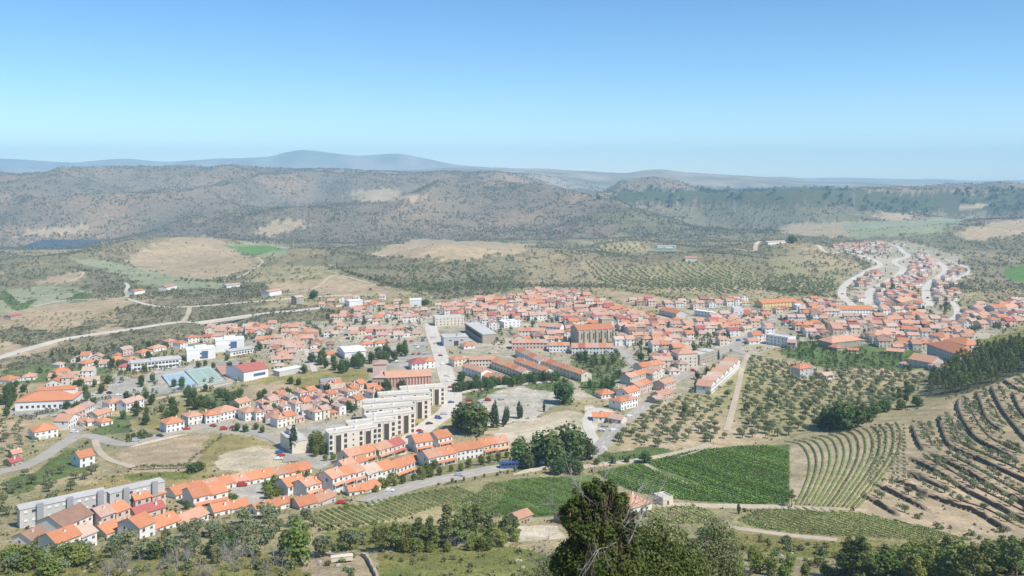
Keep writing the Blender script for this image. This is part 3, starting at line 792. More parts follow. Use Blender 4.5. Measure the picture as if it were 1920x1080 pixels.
row((655,930),(684,925),1,7,1,'g',O,'white',zone=Z); row((684,925),(714,918),1,8,1,'g',O,'white',zone=Z)
row((562,956),(596,950),1,9,1,'g',O,'grey',zone=Z); row((597,949),(630,940),1,8,1,'g',S_,'grey',zone=Z)
row((517,957),(546,951),1,7,1,'g',O,'white',zone=Z); row((482,965),(512,959),1,7,1,'g',O,'white',zone=Z)
row((645,892),(690,882),2,8,2,'g',[S_,O],'white',zone=Z)
Z = 'west lane'
row((65,826),(109,818),1,12,2,'h',O,'white',zone=Z)
row((150,877),(178,871),1,10,2,'g',O,'white',zone=Z)
row((22,876),(42,872),1,7,1,'g',R_,'stone',zone=Z); row((24,860),(42,857),1,7,1,'g',S_,'stone',zone=Z)
row((128,805),(150,795),1,9,2,'x',S_,'white',zone=Z); row((132,792),(160,782),1,9,2,'g',S_,'pink',zone=Z); row((152,783),(178,772),1,9,2,'g',K,'white',zone=Z)
row((157,801),(180,796),1,10,1,'h',S_,'white',zone=Z); row((190,800),(212,795),1,9,1,'h',O,'white',zone=Z)
row((183,786),(210,778),1,9,1,'g',S_,'cream',zone=Z); row((205,772),(234,765),1,9,2,'h',S_,'white',zone=Z); row((237,772),(270,762),1,9,2,'g',K,'white',zone=Z)
row((312,812),(346,806),1,11,2,'h',O,'white',zone=Z); row((353,798),(380,793),1,10,2,'h',S_,'white',zone=Z); row((386,795),(412,791),1,10,2,'h',O,'white',zone=Z)
row((413,790),(448,782),1,11,2,'h',S_,'white',zone=Z); row((460,790),(484,785),1,10,2,'h',S_,'white',zone=Z); row((449,772),(470,766),1,9,2,'g',S_,'cream',zone=Z)
row((16,720),(40,714),1,12,1,'h',O,'white',zone=Z); row((41,714),(66,712),1,10,1,'h',S_,'white',zone=Z)
row((101,705),(133,700),1,11,1,'h',O,'white',zone=Z); row((112,690),(126,687),1,9,1,'h',L_,'white',zone=Z); row((160,688),(181,683),1,10,1,'h',O,'white',zone=Z)
row((140,724),(186,719),2,10,1,'g',[S_,L_],'white',zone=Z)
row((214,682),(238,677),1,10,1,'h',O,'pink',zone=Z); row((240,682),(264,678),1,11,1,'h',S_,'pink',zone=Z); row((231,668),(250,664),1,9,2,'g',L_,'pink',zone=Z)
row((265,668),(286,664),1,9,1,'h',O,'white',zone=Z); row((288,660),(312,655),1,9,1,'h',S_,'white',zone=Z); row((316,652),(332,648),1,9,2,'h',S_,'pink',zone=Z); row((338,655),(352,651),1,9,2,'h',O,'white',zone=Z); row((353,645),(374,641),1,9,2,'h',O,'white',zone=Z)
Z = 'school rows'
for (a, b, n) in (((492,772),(560,757),4),((562,752),(612,741),3),((614,738),(660,728),3),((480,790),(548,778),4),((556,774),(600,764),3),((606,760),(650,748),3),((652,750),(690,738),3),((520,803),(575,791),3),((592,790),(650,776),4),((655,770),(700,757),3),((700,752),(735,742),3),((662,738),(700,729),3),((508,760),(540,752),2)):
    row(a, b, n, 9, [2,2,1], ['h','g','h','x'], [S_,K,O,L_,S_,O] if n > 3 else [S_,O,K], ['white','cream','pink','white'], 0.6, zone=Z, step=2.0)
Z = 'avenue rows'
row((852,688),(880,683),2,9,2,'h',[O,S_],'cream',zone=Z); row((880,688),(928,687),4,8,2,'g',S_,'cream',zone=Z)
row((866,700),(902,712),3,9,2,'g',S_,'white',zone=Z); row((903,711),(940,722),3,9,1,'g',[O,S_],'white',zone=Z)
row((921,690),(978,712),5,9,2,'g',[O,S_,O],'cream',zone=Z)
row((963,688),(1020,710),5,9,2,'g',[O,S_],'white',zone=Z); row((966,668),(1010,690),4,9,2,'g',[O,K],'white',zone=Z); row((1010,688),(1090,716),6,9,2,'g',[S_,O],'cream',zone=Z)
row((772,695),(797,693),1,14,2,'h',R_,'white',zone=Z); row((797,691),(816,689),1,12,2,'h',O,'white',zone=Z)
row((676,652),(700,650),1,9,1,'h',O,'white',zone=Z); row((703,650),(722,648),1,9,1,'h',O,'white',zone=Z)
row((870,655),(890,653),1,10,1,'h',O,'white',zone=Z)
Z = 'crossroads'
row((1128,748),(1156,745),1,10,1,'h',O,'white',zone=Z); row((1167,748),(1180,746),1,9,2,'h',S_,'white',zone=Z)
row((1164,770),(1196,762),2,10,2,'h',[O,S_],'white',zone=Z); row((1178,752),(1200,746),1,10,2,'g',O,'white',zone=Z); row((1197,740),(1222,732),2,10,2,'g',[S_,O],'pink',zone=Z)
row((1112,790),(1150,790),1,8,1,'g',O,'white',zone=Z); row((1140,792),(1165,796),1,8,1,'g',K,'cream',zone=Z)
row((1240,750),(1262,744),1,9,1,'g',S_,'pink',zone=Z); row((1232,758),(1245,754),1,8,1,'g',K,'stone',zone=Z); row((1246,735),(1268,728),1,9,2,'g',S_,'pink',zone=Z)
row((1182,722),(1215,712),2,9,2,'g',[S_,O],'grey',zone=Z); row((1204,702),(1245,695),2,10,2,'g',O,'cream',zone=Z); row((1224,715),(1246,706),2,9,2,'x',[S_,K],'cream',zone=Z)
row((1272,690),(1308,688),1,14,4,'h',S_,'cream',zone=Z); row((1312,686),(1346,675),2,11,3,'f',S_,'stone',zone=Z)
row((1333,740),(1388,690),7,10,2,'x',[S_,K,L_],'white',zone=Z)
Z = 'grove edge'
row((1500,712),(1525,709),1,9,3,'h',O,'grey',zone=Z); row((1498,690),(1516,697),1,8,1,'g',S_,'white',zone=Z); row((1548,712),(1564,710),1,8,1,'g',L_,'white',zone=Z)
row((1560,655),(1618,648),1,16,2,'h',S_,'stone',zone=Z); row((1553,655),(1570,659),1,7,1,'h',O,'stone',zone=Z); row((1588,662),(1610,663),1,5,1,'g',O,'cream',zone=Z)
row((1704,688),(1748,690),1,16,2,'g',S_,'grey',zone=Z); row((1740,692),(1764,694),1,9,1,'h',K,'white',zone=Z); row((1684,688),(1700,690),1,8,1,'h',K,'white',zone=Z)
row((1738,668),(1800,678),1,20,3,'h',O,'grey',zone=Z); row((1770,652),(1812,655),1,16,2,'h',O,'white',zone=Z); row((1742,640),(1772,643),1,12,2,'h',O,'white',zone=Z)
row((1640,640),(1678,638),1,14,2,'h',S_,'cream',zone=Z); row((1690,628),(1720,630),1,10,2,'g',O,'white',zone=Z); row((1672,650),(1706,652),1,8,1,'h',S_,'white',zone=Z); row((1662,664),(1695,666),1,8,1,'g',S_,'yellow',zone=Z)
row((1664,610),(1696,608),1,12,2,'h',S_,'grey',zone=Z); row((1690,575),(1716,570),1,14,2,'g',S_,'stone',zone=Z); row((1710,600),(1736,598),1,11,2,'h',O,'white',zone=Z)
Z = 'hill suburb'
row((1572,590),(1640,590),6,14,2,'g',O,'white',zone=Z); row((1430,578),(1495,574),5,14,2,'g',O,'yellow',zone=Z)
row((1494,582),(1508,582),1,10,2,'f',O,'white',zone=Z); row((1436,645),(1478,652),1,12,3,'f',O,'white',zone=Z); row((1476,654),(1492,655),1,9,2,'g',K,'pink',zone=Z)
row((1865,592),(1888,590),1,12,3,'g',O,'grey',zone=Z); row((1888,588),(1910,583),1,12,2,'g',S_,'white',zone=Z)
Z = 'old town'
row((960,655),(1025,655),5,10,2,'g',[S_,K,S_],'pink',zone=Z); row((1030,660),(1068,660),3,9,2,'g',[S_,O],'white',zone=Z); row((1072,664),(1150,664),6,12,2,'g',[S_,R_,S_,K,O],'white',zone=Z)
row((972,632),(1022,632),4,10,2,'g',[S_,O,K],'white',zone=Z); row((1010,622),(1050,625),3,12,2,'g',[S_,K],'white',zone=Z)
row((1376,598),(1394,598),1,10,4,'f',O,'white',zone=Z); row((1302,592),(1338,597),3,9,2,'f',K,'white',zone=Z); row((1236,590),(1268,598),1,12,2,'g',O,'grey',zone=Z)
row((945,615),(975,612),2,11,2,'f',K,'white',zone=Z)
row((816,612),(870,608),1,14,3,'f',K,'cream',zone=Z)

# ---------------------------------------------------------------- infill of the same sort of houses between the streets
def near_road(x, y, extra):
    for L, w in ROADL:
        if x < L[:,0].min()-w-12 or x > L[:,0].max()+w+12 or y < L[:,1].min()-w-12 or y > L[:,1].max()+w+12: continue
        if np.min(np.hypot(L[:,0]-x, L[:,1]-y)) < w/2+extra: return True
    return False
def infill(poly, theta, rowgap, skip, zone, st=(1,1,2,2,2), keep=(), cols=None, width=(6.3,10), limit=999, back=True):
    wp = wpoly(poly); A = np.array(wp); c, s = cos(theta), sin(theta)
    Rm = np.array([[c, s],[-s, c]]); Q = A@Rm.T
    v = Q[:,1].min()+4; n0 = len(SPECS)
    nd = len(FOOT)
    while v < Q[:,1].max():
        u = Q[:,0].min()+random.uniform(0,8)
        while u < Q[:,0].max():
            w = random.uniform(*width)
            uu, vv = u+w/2, v+random.uniform(-1.8,1.8)
            x, y = uu*c-vv*s, uu*s+vv*c
            u += w+(0 if random.random() < 0.72 else random.uniform(1.5,7))
            if not inpoly(wp, np.array([x]), np.array([y]))[0] or random.random() < skip: continue
            d = random.uniform(8,11.5); r = 0.5*hypot(w,d)
            if near_road(x, y, d*0.45): continue
            if any((x-fx)**2+(y-fy)**2 < ((r+fr)*0.80)**2 for fx,fy,fr in FOOT[:nd]): continue
            if vnoise(np.array([x/38.]), np.array([y/38.]), 91)[0] < 0.22: continue       # courtyards and gardens
            if any(inpoly(k, np.array([x]), np.array([y]))[0] for k in keep): continue
            rc = random.choice(cols or (O,O,S_,S_,S_,'dust','dust','dust','dust',K,K,L_,L_,B_,R_)); wc = random.choice(('white','white','white','white','cream','cream','grey','pink','stone'))
            add_house(x, y, theta+random.uniform(-.09,.09), w, d, random.choice(st), random.choice('ggghx'), rc, wc, False, False, zone)
            if len(SPECS)-n0 >= limit: return
        v += rowgap*random.uniform(0.92,1.15)
# ---------------------------------------------------------------- single large buildings
def big_root(name, a, b, d, zoff=0.0):
    A, B = at(*a), at(*b); yaw = atan2(B.y-A.y, B.x-A.x); w = hypot(B.x-A.x, B.y-A.y)
    x = (A.x+B.x)/2-sin(yaw)*d/2; y = (A.y+B.y)/2+cos(yaw)*d/2
    o = empty(name, (x, y, min(A.z, B.z, float(gz(x,y)))+zoff), yaw)
    n = max(1, int(round(w/max(d,1))))
    for k in range(n):
        t = (k+.5)/n-.5; FOOT.append((x+cos(yaw)*t*w, y+sin(yaw)*t*w, 0.5*hypot(w/n, d)))
    return o, w
def part(root, name, mb, mats, loc=(0,0,0)):
    return link(name, mb.mesh(name, mats), root, loc)
def put_windows(root, w, d, rows_, z0, dz, step, side='f', ww=1.0, wh=1.2, skipx=(), shut=False):
    n = int(w/step)
    for r in range(rows_):
        for i in range(n):
            x = (i+.5-n/2)*step
            if any(abs(x-s) < 1.6 for s in skipx): continue
            me = window_mesh(ww, wh, ('pale' if random.random() < .8 else False) if shut == 'pale' else (shut and random.random() < .5))
            if side == 'f': link("window", me, root, (x, -d/2-.003, z0+r*dz))
            elif side == 'l': link("window", me, root, (-d/2-.003, x, z0+r*dz), -pi/2)
            else: link("window", me, root, (d/2+.003, x, z0+r*dz), pi/2)

def apartment(a, b, d, st, label, loggias, group, wall='beige'):
    o, w = big_root("apartment_building", a, b, d); h = st*2.85+0.3
    m = MB(); m.box(-w/2,w/2,-d/2,d/2,-5,h,0)
    part(o, "wall", m, [M[wall]])
    m = MB()
    m.box(-w/2-.15,w/2+.15,-d/2-.15,d/2+.15,h,h+.3,0)
    for x0,x1,y0,y1 in ((-w/2,w/2,-d/2,-d/2+.3),(-w/2,w/2,d/2-.3,d/2)): m.box(x0,x1,y0,y1,h+.3,h+1.0,1)
    rf = part(o, "roof", m, [M['flat_roof'], M[wall]])
    lx = [w*t for t in loggias]
    for x in lx:      # flat dark strip, a stair recess's shade put into colour, between white fins
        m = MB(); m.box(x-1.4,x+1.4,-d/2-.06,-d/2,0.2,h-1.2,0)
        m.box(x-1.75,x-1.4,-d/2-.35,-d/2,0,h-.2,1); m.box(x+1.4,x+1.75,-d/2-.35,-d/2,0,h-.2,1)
        part(o, "stair_recess_shade", m, [M['dark'], M[wall]])
        for s in (-1,1):      # window bands beside it
            for r in range(st): link("window", window_mesh(1.5,1.9), o, (x+s*3.9,-d/2-.003,.5+r*2.85))
    put_windows(o, w-1.5, d, st, 1.0, 2.85, 3.1, 'f', .8, .8, [x+s for x in lx for s in (-3.9,-2.2,0,2.2,3.9)], True)
    c = MB(); c.box(-.6,.6,-.5,.5,.3,1.6,0)
    for x in (-w*.3, w*.1): link("chimney", c.mesh("chimney",[M['wall_white']]), rf, (x, d*.15, h))
    tag(o, label, "apartment block", group)
    return o
G_ = "stepped beige apartment blocks"
APT = [((617,854),(707,842),0,'lowest beige apartment block, nearest the terraced houses'),((653,838),(741,827),1,'second lowest beige apartment block of the stepped cluster'),
 ((689,822),(778,811),2,'third beige apartment block up from the terraced houses'),((683,806),(778,796),3,'fourth beige apartment block, middle of the stepped cluster'),
 ((681,793),(808,783),4,'longest beige apartment block, just above the middle of the cluster'),((710,778),(808,769),5,'second highest beige apartment block of the stepped cluster'),
 ((752,766),(834,758),6,'highest beige apartment block, beside the bend of the avenue')]
for a, b, k, lab in APT:
    apartment(a, b, 7.0, 4, lab, (-.31,.31) if k != 4 else (-.36,-.02,.33), G_)
def grey_block(a, b, towers, label):
    d = 6.0; o, w = big_root("apartment_building", a, b, d); h = 9.4
    m = MB(); m.box(-w/2,w/2,-d/2,d/2,-5,h,0); part(o, "wall", m, [M['wall_grey']])
    m = MB(); m.box(-w/2-.2,w/2+.2,-d/2-.2,d/2+.2,h,h+.25,0); part(o, "roof", m, [M['flat_roof']])
    for t in towers:
        m = MB(); x = w*t; m.box(x-1.1,x+1.1,-d/2-1.2,-d/2,-4,h+1.2,0); part(o, "stair_tower", m, [M['metal']])
    sk = [w*t for t in towers]
    put_windows(o, w-1, d, 3, 1.4, 3.1, 2.6, 'f', 1.1, 1.1, sk, 'pale')
    put_windows(o, d, w, 3, 1.0, 3.0, 3.2, 'r', 1.0, 1.1)
    tag(o, label, "apartment block", "long grey apartment blocks")
grey_block((37,991),(200,968),(-.28,.06,.42),"long grey apartment block with four rows of pale windows, lower end of the pair")
grey_block((206,962),(309,946),(-.22,.30),"shorter grey apartment block beside the orange terrace, upper end of the pair")
# warehouse with the broad orange roof
o, w = big_root("warehouse", (28,771),(136,764),22); h = 6.2; d = 22
m = MB(); wall_geom(m, w, d, h, 'h'); part(o, "wall", m, [M['wall_white']])
m = MB(); roof_geom(m, w, d, h, 'h', .6, .34); rf = part(o, "roof", m, [M['roof_orange']])
m = MB(); m.box(-w*.22,w*.44,d*.02,d*.38,h,h+4.2,1); 
for s in (0,): m.poly([(-w*.24,d*.0,h+4.2),(w*.46,d*.0,h+4.2),(w*.46,d*.2,h+5.8),(-w*.24,d*.2,h+5.8)],0); m.poly([(-w*.24,d*.2,h+5.8),(w*.46,d*.2,h+5.8),(w*.46,d*.4,h+4.2),(-w*.24,d*.4,h+4.2)],0)
link("roof_lantern", m.mesh("roof_lantern",[M['roof_orange'],M['wall_white']]), rf)
put_windows(o, w*.9, d, 1, 1.6, 3, 3.4, 'f', 1.6, 1.6)
tag(o, "big white warehouse with a broad orange hipped roof by the grey yard", "warehouse")
# flat school range
o, w = big_root("school_building", (246,697),(340,687),12); h = 6.4; d = 12
m = MB(); m.box(-w/2,w/2,-d/2,d/2,-4,h,0); part(o, "wall", m, [M['wall_white']])
m = MB(); m.box(-w/2-.4,w/2+.4,-d/2-.4,d/2+.4,h,h+.4,0); m.box(-w*.1,w*.35,-2,3,h+.4,h+1.6,0); part(o, "roof", m, [M['flat_roof']])
put_windows(o, w-2, d, 2, 1.0, 3.1, 2.6, 'f', 1.9, 1.5)
tag(o, "long low white school building with a flat grey roof behind a hedge of trees", "school")
# white modern blocks
for a, b, d, h, lab in (((350,677),(404,672),16,8.5,"white modern block with a dark glazed bay, nearer the school"),((404,660),(458,655),16,9.5,"white modern block with blue glass front, up the slope from its twin")):
    o, w = big_root("office_building", a, b, d)
    m = MB(); m.box(-w/2,w/2,-d/2,d/2,-4,h,0); m.box(-w/2,-w*.1,-d/2-3,-d/2,-4,h*.72,0); part(o, "wall", m, [M['wall_white']])
    m = MB(); m.box(-w/2-.2,w/2+.2,-d/2-.2,d/2+.2,h,h+.4,0); m.box(-w*.2,w*.2,-d*.2,d*.2,h+.4,h+2.4,0); part(o, "roof", m, [M['sheet_white']])
    m = MB(); m.box(w*.02,w*.24,-d/2-.12,-d/2,1,h-1.2,0); part(o, "glazed_bay", m, [M['blueglass']])
    put_windows(o, w*.24, d, 2, 1.2, 3.4, 3, 'f', 1.8, 1.4, [w*.13])
    tag(o, lab, "office building", "white modern blocks")
o, w = big_root("office_building", (432,668),(478,660),9); 
m = MB(); m.box(-w/2,w/2,-4.5,4.5,-4,4.0,0); part(o, "wall", m, [M['wall_white']])
m = MB(); m.box(-w/2-.6,w/2+.6,-5.3,5.3,4.0,4.35,0); part(o, "roof", m, [M['flat_roof']]); put_windows(o, w-2, 9, 1, 1.1, 3, 2.6, 'f', 1.6, 1.4)
tag(o, "low white annex with an oversailing pale roof below the white modern block", "annex")
# sports hall with red roof
o, w = big_root("sports_hall", (457,716),(503,706),26); h = 7; d = 26
m = MB(); wall_geom(m, w, d, h, 'g', .22); part(o, "wall", m, [M['wall_white']])
m = MB(); roof_geom(m, w, d, h, 'g', .5, .22); part(o, "roof", m, [M['roof_red']])
m = MB(); m.box(-w*.1,w*.38,-d/2-.1,-d/2,2.6,4.6,0); part(o, "window", m, [M['blueglass']])
tag(o, "white sports hall with a big dark pink roof beside the courts", "sports hall")
# courts
def court(name, pts, mat, label, lines=True):
    W4 = [at(*p) for p in pts]; z = max(p.z for p in W4)+.35
    m = MB(); m.poly([(p.x,p.y,z) for p in W4], 0)
    for i in range(4):
        p, q = W4[i], W4[(i+1)%4]; m.poly([(p.x,p.y,z-2.5),(q.x,q.y,z-2.5),(q.x,q.y,z),(p.x,p.y,z)], 1)
    def bl(s, t): 
        a = W4[0].lerp(W4[1], s); b = W4[3].lerp(W4[2], s); c = a.lerp(b, t); return (c.x, c.y, z+.03)
    def ln(s0,t0,s1,t1,wd=.007):
        ds, dt = (wd, 0) if abs(t1-t0) > abs(s1-s0) else (0, wd*1.6)
        m.poly([bl(s0-ds,t0-dt),bl(s1+ds if ds==0 else s1-ds,t1-dt if dt else t1),bl(s1+ds,t1+dt),bl(s0+ds if ds else s0,t0+dt)], 2)
    if lines:
        ln(.08,.08,.92,.08); ln(.08,.92,.92,.92); ln(.08,.08,.08,.92); ln(.92,.08,.92,.92); ln(.5,.08,.5,.92)
    o = link(name, m.mesh(name, [mat, M['concrete'], M['white_line']])); tag(o, label, "sports court")
court("sports_court",[(322,731),(372,724),(345,700),(303,706)],M['court_blue'],"blue painted sports court with white lines in the fenced yard")
court("sports_court",[(372,724),(424,716),(394,692),(346,699)],M['court_green'],"green painted sports court between the blue court and the sports hall")
court("sports_court",[(424,714),(446,708),(432,690),(404,692)],M['court_red'],"small brick red court beside the dark pink roofed hall", False)
def fence(pts, h, label, mat='metal', step=3.0, grp=None):
    L = smooth_line([tuple(at(*p))[:2] for p in pts], step); m = MB()
    z = gz(L[:,0], L[:,1])
    o = empty("fence", (L[0][0], L[0][1], z[0])); bx = Vector((L[0][0], L[0][1], z[0]))
    for i in range(len(L)-1):
        a = Vector((L[i][0],L[i][1],z[i]))-bx; b = Vector((L[i+1][0],L[i+1][1],z[i+1]))-bx
        for k in (0.05, .35,.68,1.0): m.tube(a+Vector((0,0,h*k)), b+Vector((0,0,h*k)), .07,.07,4)
        for t in (.25,.5,.75): m.tube(a.lerp(b,t), a.lerp(b,t)+Vector((0,0,h)), .035,.035,3)
        p = MB(); p.tube(a-Vector((0,0,.5)), a+Vector((0,0,h+.1)), .08,.08,5); link("post", p.mesh("post",[M[mat]]), o)
    link("wire_mesh", m.mesh("wire_mesh",[M[mat]]), o)
    tag(o, label, "fence", grp)
fence([(302,742),(325,737),(424,719),(452,713)], 3.5, "tall grey wire fence along the lower side of the sports courts")
# long hall with red roof and pillars
o, w = big_root("assembly_hall", (724,727),(808,722),18); h = 7.2; d = 18
m = MB(); wall_geom(m, w, d, h, 'g', .3); part(o, "wall", m, [M['redwall']])
m = MB(); roof_geom(m, w, d, h, 'g', .7, .3); part(o, "roof", m, [M['roof_salmon']])
for i in range(14):
    m = MB(); x = (i-6.5)*w/14.5; m.box(x-.35,x+.35,-d/2-.5,-d/2,-1,h-.6,0); part(o, "pillar", m, [M['wall_pink']])
tag(o, "long hall with a salmon red roof and pink pillared front", "hall")
o, w = big_root("entrance_block", (698,728),(723,727),20); h = 7.4; d = 20
m = MB(); wall_geom(m, w, d, h, 'h'); part(o, "wall", m, [M['wall_stone']])
m = MB(); roof_geom(m, w, d, h, 'h', .6, .25); part(o, "roof", m, [M['roof_pink']])
for x in (-w*.25, 0, w*.25):
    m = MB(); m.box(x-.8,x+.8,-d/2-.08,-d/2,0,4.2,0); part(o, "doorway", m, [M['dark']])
tag(o, "stone walled block with a dull pink roof at the end of the pillared hall", "hall")
o, w = big_root("gymnasium", (699,699),(724,698),14)
m = MB(); wall_geom(m, w, 14, 6.5, 'h'); part(o, "wall", m, [M['wall_pink']]); m = MB(); roof_geom(m, w, 14, 6.5, 'h', .6, .3); part(o, "roof", m, [M['roof_pink']])
tag(o, "square pink roofed building standing behind the pillared hall", "hall")
# white roofed hall
o, w = big_root("storage_hall", (645,672),(684,668),20); h = 5.5; d = 26
m = MB(); wall_geom(m, w, d, h, 'g', .12); part(o, "wall", m, [M['wall_white']])
m = MB(); roof_geom(m, w, d, h, 'g', .5, .12); part(o, "roof", m, [M['sheet_white']])
m = MB(); m.box(-3,3,-d/2-.1,-d/2,0,4,0); part(o, "door", m, [M['metal']])
tag(o, "hall with a bright white sheet roof behind the dark tree belt", "hall")
# grey civic buildings
o, w = big_root("civic_building", (832,650),(878,647),16); h = 7.5; d = 16
m = MB(); m.box(-w/2,w/2,-d/2,d/2,-4,h,0); part(o, "wall", m, [M['wall_grey']])
m = MB(); m.box(-w/2-.2,w/2+.2,-d/2-.2,d/2+.2,h,h+.5,0); m.box(w*.1,w*.3,-2,2,h+.5,h+2,0); part(o, "roof", m, [M['flat_roof']])
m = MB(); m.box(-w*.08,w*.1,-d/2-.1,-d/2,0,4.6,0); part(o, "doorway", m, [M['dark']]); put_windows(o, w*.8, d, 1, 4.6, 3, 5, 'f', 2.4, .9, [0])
tag(o, "square grey concrete civic building with a dark doorway by the avenue", "civic building")
o, w = big_root("civic_building", (872,622),(905,644),13); h = 8; d = 13
m = MB(); m.box(-w/2,w/2,-d/2,d/2,-4,h,0); part(o, "wall", m, [M['wall_stone']])
m = MB(); m.box(-w/2-.3,w/2+.3,-d/2-.3,d/2+.3,h,h+.5,0); part(o, "roof", m, [M['flat_roof']])
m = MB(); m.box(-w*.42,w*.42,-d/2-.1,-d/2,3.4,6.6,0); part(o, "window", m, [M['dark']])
tag(o, "long flat roofed civic building with a dark window band, set slantwise", "civic building")
# cream block, shed in grey sheet
o, w = big_root("commercial_building", (548,852),(577,848),20); h = 7; d = 20
m = MB(); m.box(-w/2,w/2,-d/2,d/2,-3,h,0); part(o, "wall", m, [M['wall_cream']]); m = MB(); m.box(-w/2-.2,w/2+.2,-d/2-.2,d/2+.2,h,h+.4,0); m.box(-w*.2,w*.3,d*.1,d*.4,h+.4,h+3.4,0); part(o, "roof", m, [M['flat_roof']])
tag(o, "plain cream block between the parking yard and the stepped apartments", "building")
o, w = big_root("workshop", (602,730),(640,726),10)
m = MB(); wall_geom(m, w, 10, 5, 'g', .2); part(o, "wall", m, [M['metal']]); m = MB(); roof_geom(m, w, 10, 5, 'g', .2, .2); part(o, "roof", m, [M['metal']])
tag(o, "grey sheet metal workshop on the grassy slope below the hall", "workshop")
o, w = big_root("garage_shed", (524,706),(568,697),8)
m = MB(); m.box(-w/2,w/2,-4,4,-3,3.6,0); part(o, "wall", m, [M['wall_grey']]); m = MB(); m.box(-w/2-.3,w/2+.3,-4.3,4.3,3.6,3.9,0); part(o, "roof", m, [M['sheet_white']])
tag(o, "low shed with a long white roof next to the sports hall", "shed")
o, w = big_root("service_depot", (655,575),(680,572),14)
m = MB(); wall_geom(m, w, 14, 6, 'g', .12); part(o, "wall", m, [M['wall_white']]); m = MB(); roof_geom(m, w, 14, 6, 'g', .4, .12); part(o, "roof", m, [M['sheet_white']])
tag(o, "wide pale depot at the far end of the highway", "depot")
o, w = big_root("service_depot", (768,576),(790,575),14)
m = MB(); m.box(-w/2,w/2,-7,7,-3,8,0); part(o, "wall", m, [M['wall_white']]); m = MB(); m.box(-w/2-.2,w/2+.2,-7.2,7.2,8,8.4,0); part(o, "roof", m, [M['sheet_white']])
tag(o, "tall white flat roofed depot beside dark trees above the old town", "depot")
# church
o, w = big_root("church", (1084,648),(1153,643),20); h = 13; d = 19
m = MB(); wall_geom(m, w, d, h, 'g', .34); part(o, "wall", m, [M['stonework']])
m = MB(); roof_geom(m, w, d, h, 'g', .3, .34); part(o, "roof", m, [M['roof_orange']])
for i in range(7):
    m = MB(); x = -w/2+.9+i*(w-1.8)/6; m.box(x-.6,x+.6,-d/2-1.2,-d/2,-3,h-1.2,0); m.poly([(x-.6,-d/2-1.2,h-1.2),(x+.6,-d/2-1.2,h-1.2),(x+.6,-d/2,h-.2),(x-.6,-d/2,h-.2)],0); part(o, "buttress", m, [M['stonework']])
    if i < 6:
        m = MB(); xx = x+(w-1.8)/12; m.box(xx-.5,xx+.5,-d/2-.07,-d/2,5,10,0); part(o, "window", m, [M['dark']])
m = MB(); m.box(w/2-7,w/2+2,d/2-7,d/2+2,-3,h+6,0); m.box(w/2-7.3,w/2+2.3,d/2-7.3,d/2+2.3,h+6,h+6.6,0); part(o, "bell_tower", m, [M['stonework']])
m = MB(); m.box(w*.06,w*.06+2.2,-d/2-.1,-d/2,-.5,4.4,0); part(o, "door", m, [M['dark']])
tag(o, "big stone church with buttresses and a long orange roof in the old town", "church")
# farm house under the near tree, half-hidden ones, and farm sheds
for a, b, d, st, kd, rc, wc, lab in (((1183,962),(1222,955),12,1,'h',S_,'white',"white farmhouse with a salmon hipped roof at the vineyard edge, behind the big tree"),
  ((1066,985),(1088,981),8,1,'g',O,'stone',"small stone farm shed with an orange roof, close beside the big dark tree"),
  ((972,984),(998,979),6,1,'g',S_,'stone',"tumbledown farm shed with a salmon roof below the lower vineyard"),
  ((1243,950),(1262,946),6,1,'f',S_,'cream',"low cream outbuilding right of the farmhouse by the vineyard track")):
    o, w = big_root("farm_building", a, b, d); h = st*2.8+.2
    m = MB(); wall_geom(m, w, d, h, kd); part(o, "wall", m, [M['wall_'+wc]])
    m = MB()
    if kd == 'f': m.box(-w/2+.26,w/2-.26,-d/2+.26,d/2-.26,h,h+.1,0)
    else: roof_geom(m, w, d, h, kd)
    rf = part(o, "roof", m, [M['roof_'+rc] if kd != 'f' else M['flat_roof']])
    if kd == 'h': link("chimney", chimney_mesh(), rf, (w*.15,1.0,h+1.6))
    put_windows(o, w-1, d, 1, .9, 3, 3.0, 'f', .9, 1.0); link("door", door_mesh(), o, (0,-d/2-.004,0)) if st else None
    tag(o, lab, "farm building")
# far stadium stand
def far_block(name, a, b, d, h, wall, roof, lab, cat):
    o, w = big_root(name, a, b, d); m = MB(); wall_geom(m, w, d, h, 'g', .25); part(o, "wall", m, [M[wall]]); m = MB(); roof_geom(m, w, d, h, 'g', .5, .25); part(o, "roof", m, [M[roof]]); tag(o, lab, cat)
court("football_pitch",[(1215,473),(1266,474),(1268,467),(1230,466)],M['pitch_green'],"green football pitch with pale surround among the far olive hills")
far_block("grandstand",(1232,464),(1268,466),10,6,'wall_white','roof_pale',"low grandstand behind the far green football pitch","grandstand")
far_block("farmhouse",(252,553),(272,550),12,5,'wall_white','roof_orange',"lone farmhouse with an orange roof below the conical field","farmhouse")
far_block("farmhouse",(425,541),(452,537),14,4,'wall_white','roof_pale',"white farmhouse at the foot of the big tan field","farmhouse")
far_block("farmhouse",(312,545),(332,541),12,5,'wall_white','roof_salmon',"farmhouse with a salmon roof between the vineyard and dark trees","farmhouse")
far_block("farmhouse",(20,600),(40,596),10,4,'wall_stone','roof_red',"red roofed farmhouse on the terraced slope above the highway","farmhouse")
far_block("farmhouse",(505,556),(528,552),14,6,'wall_white','roof_salmon',"farmhouse with a salmon roof beside the country lane","farmhouse")
far_block("farmhouse",(556,572),(570,570),12,9,'wall_stone','roof_pale',"tall ruined stone farmhouse by the highway","farmhouse")
far_block("farmhouse",(1440,460),(1475,455),14,6,'wall_white','roof_pale',"long white farmhouse on the far tan ridge","farmhouse")
far_block("farmhouse",(1285,490),(1306,490),14,6,'wall_white','roof_orange',"orange roofed farmhouse on the edge of the far olive rows","farmhouse")
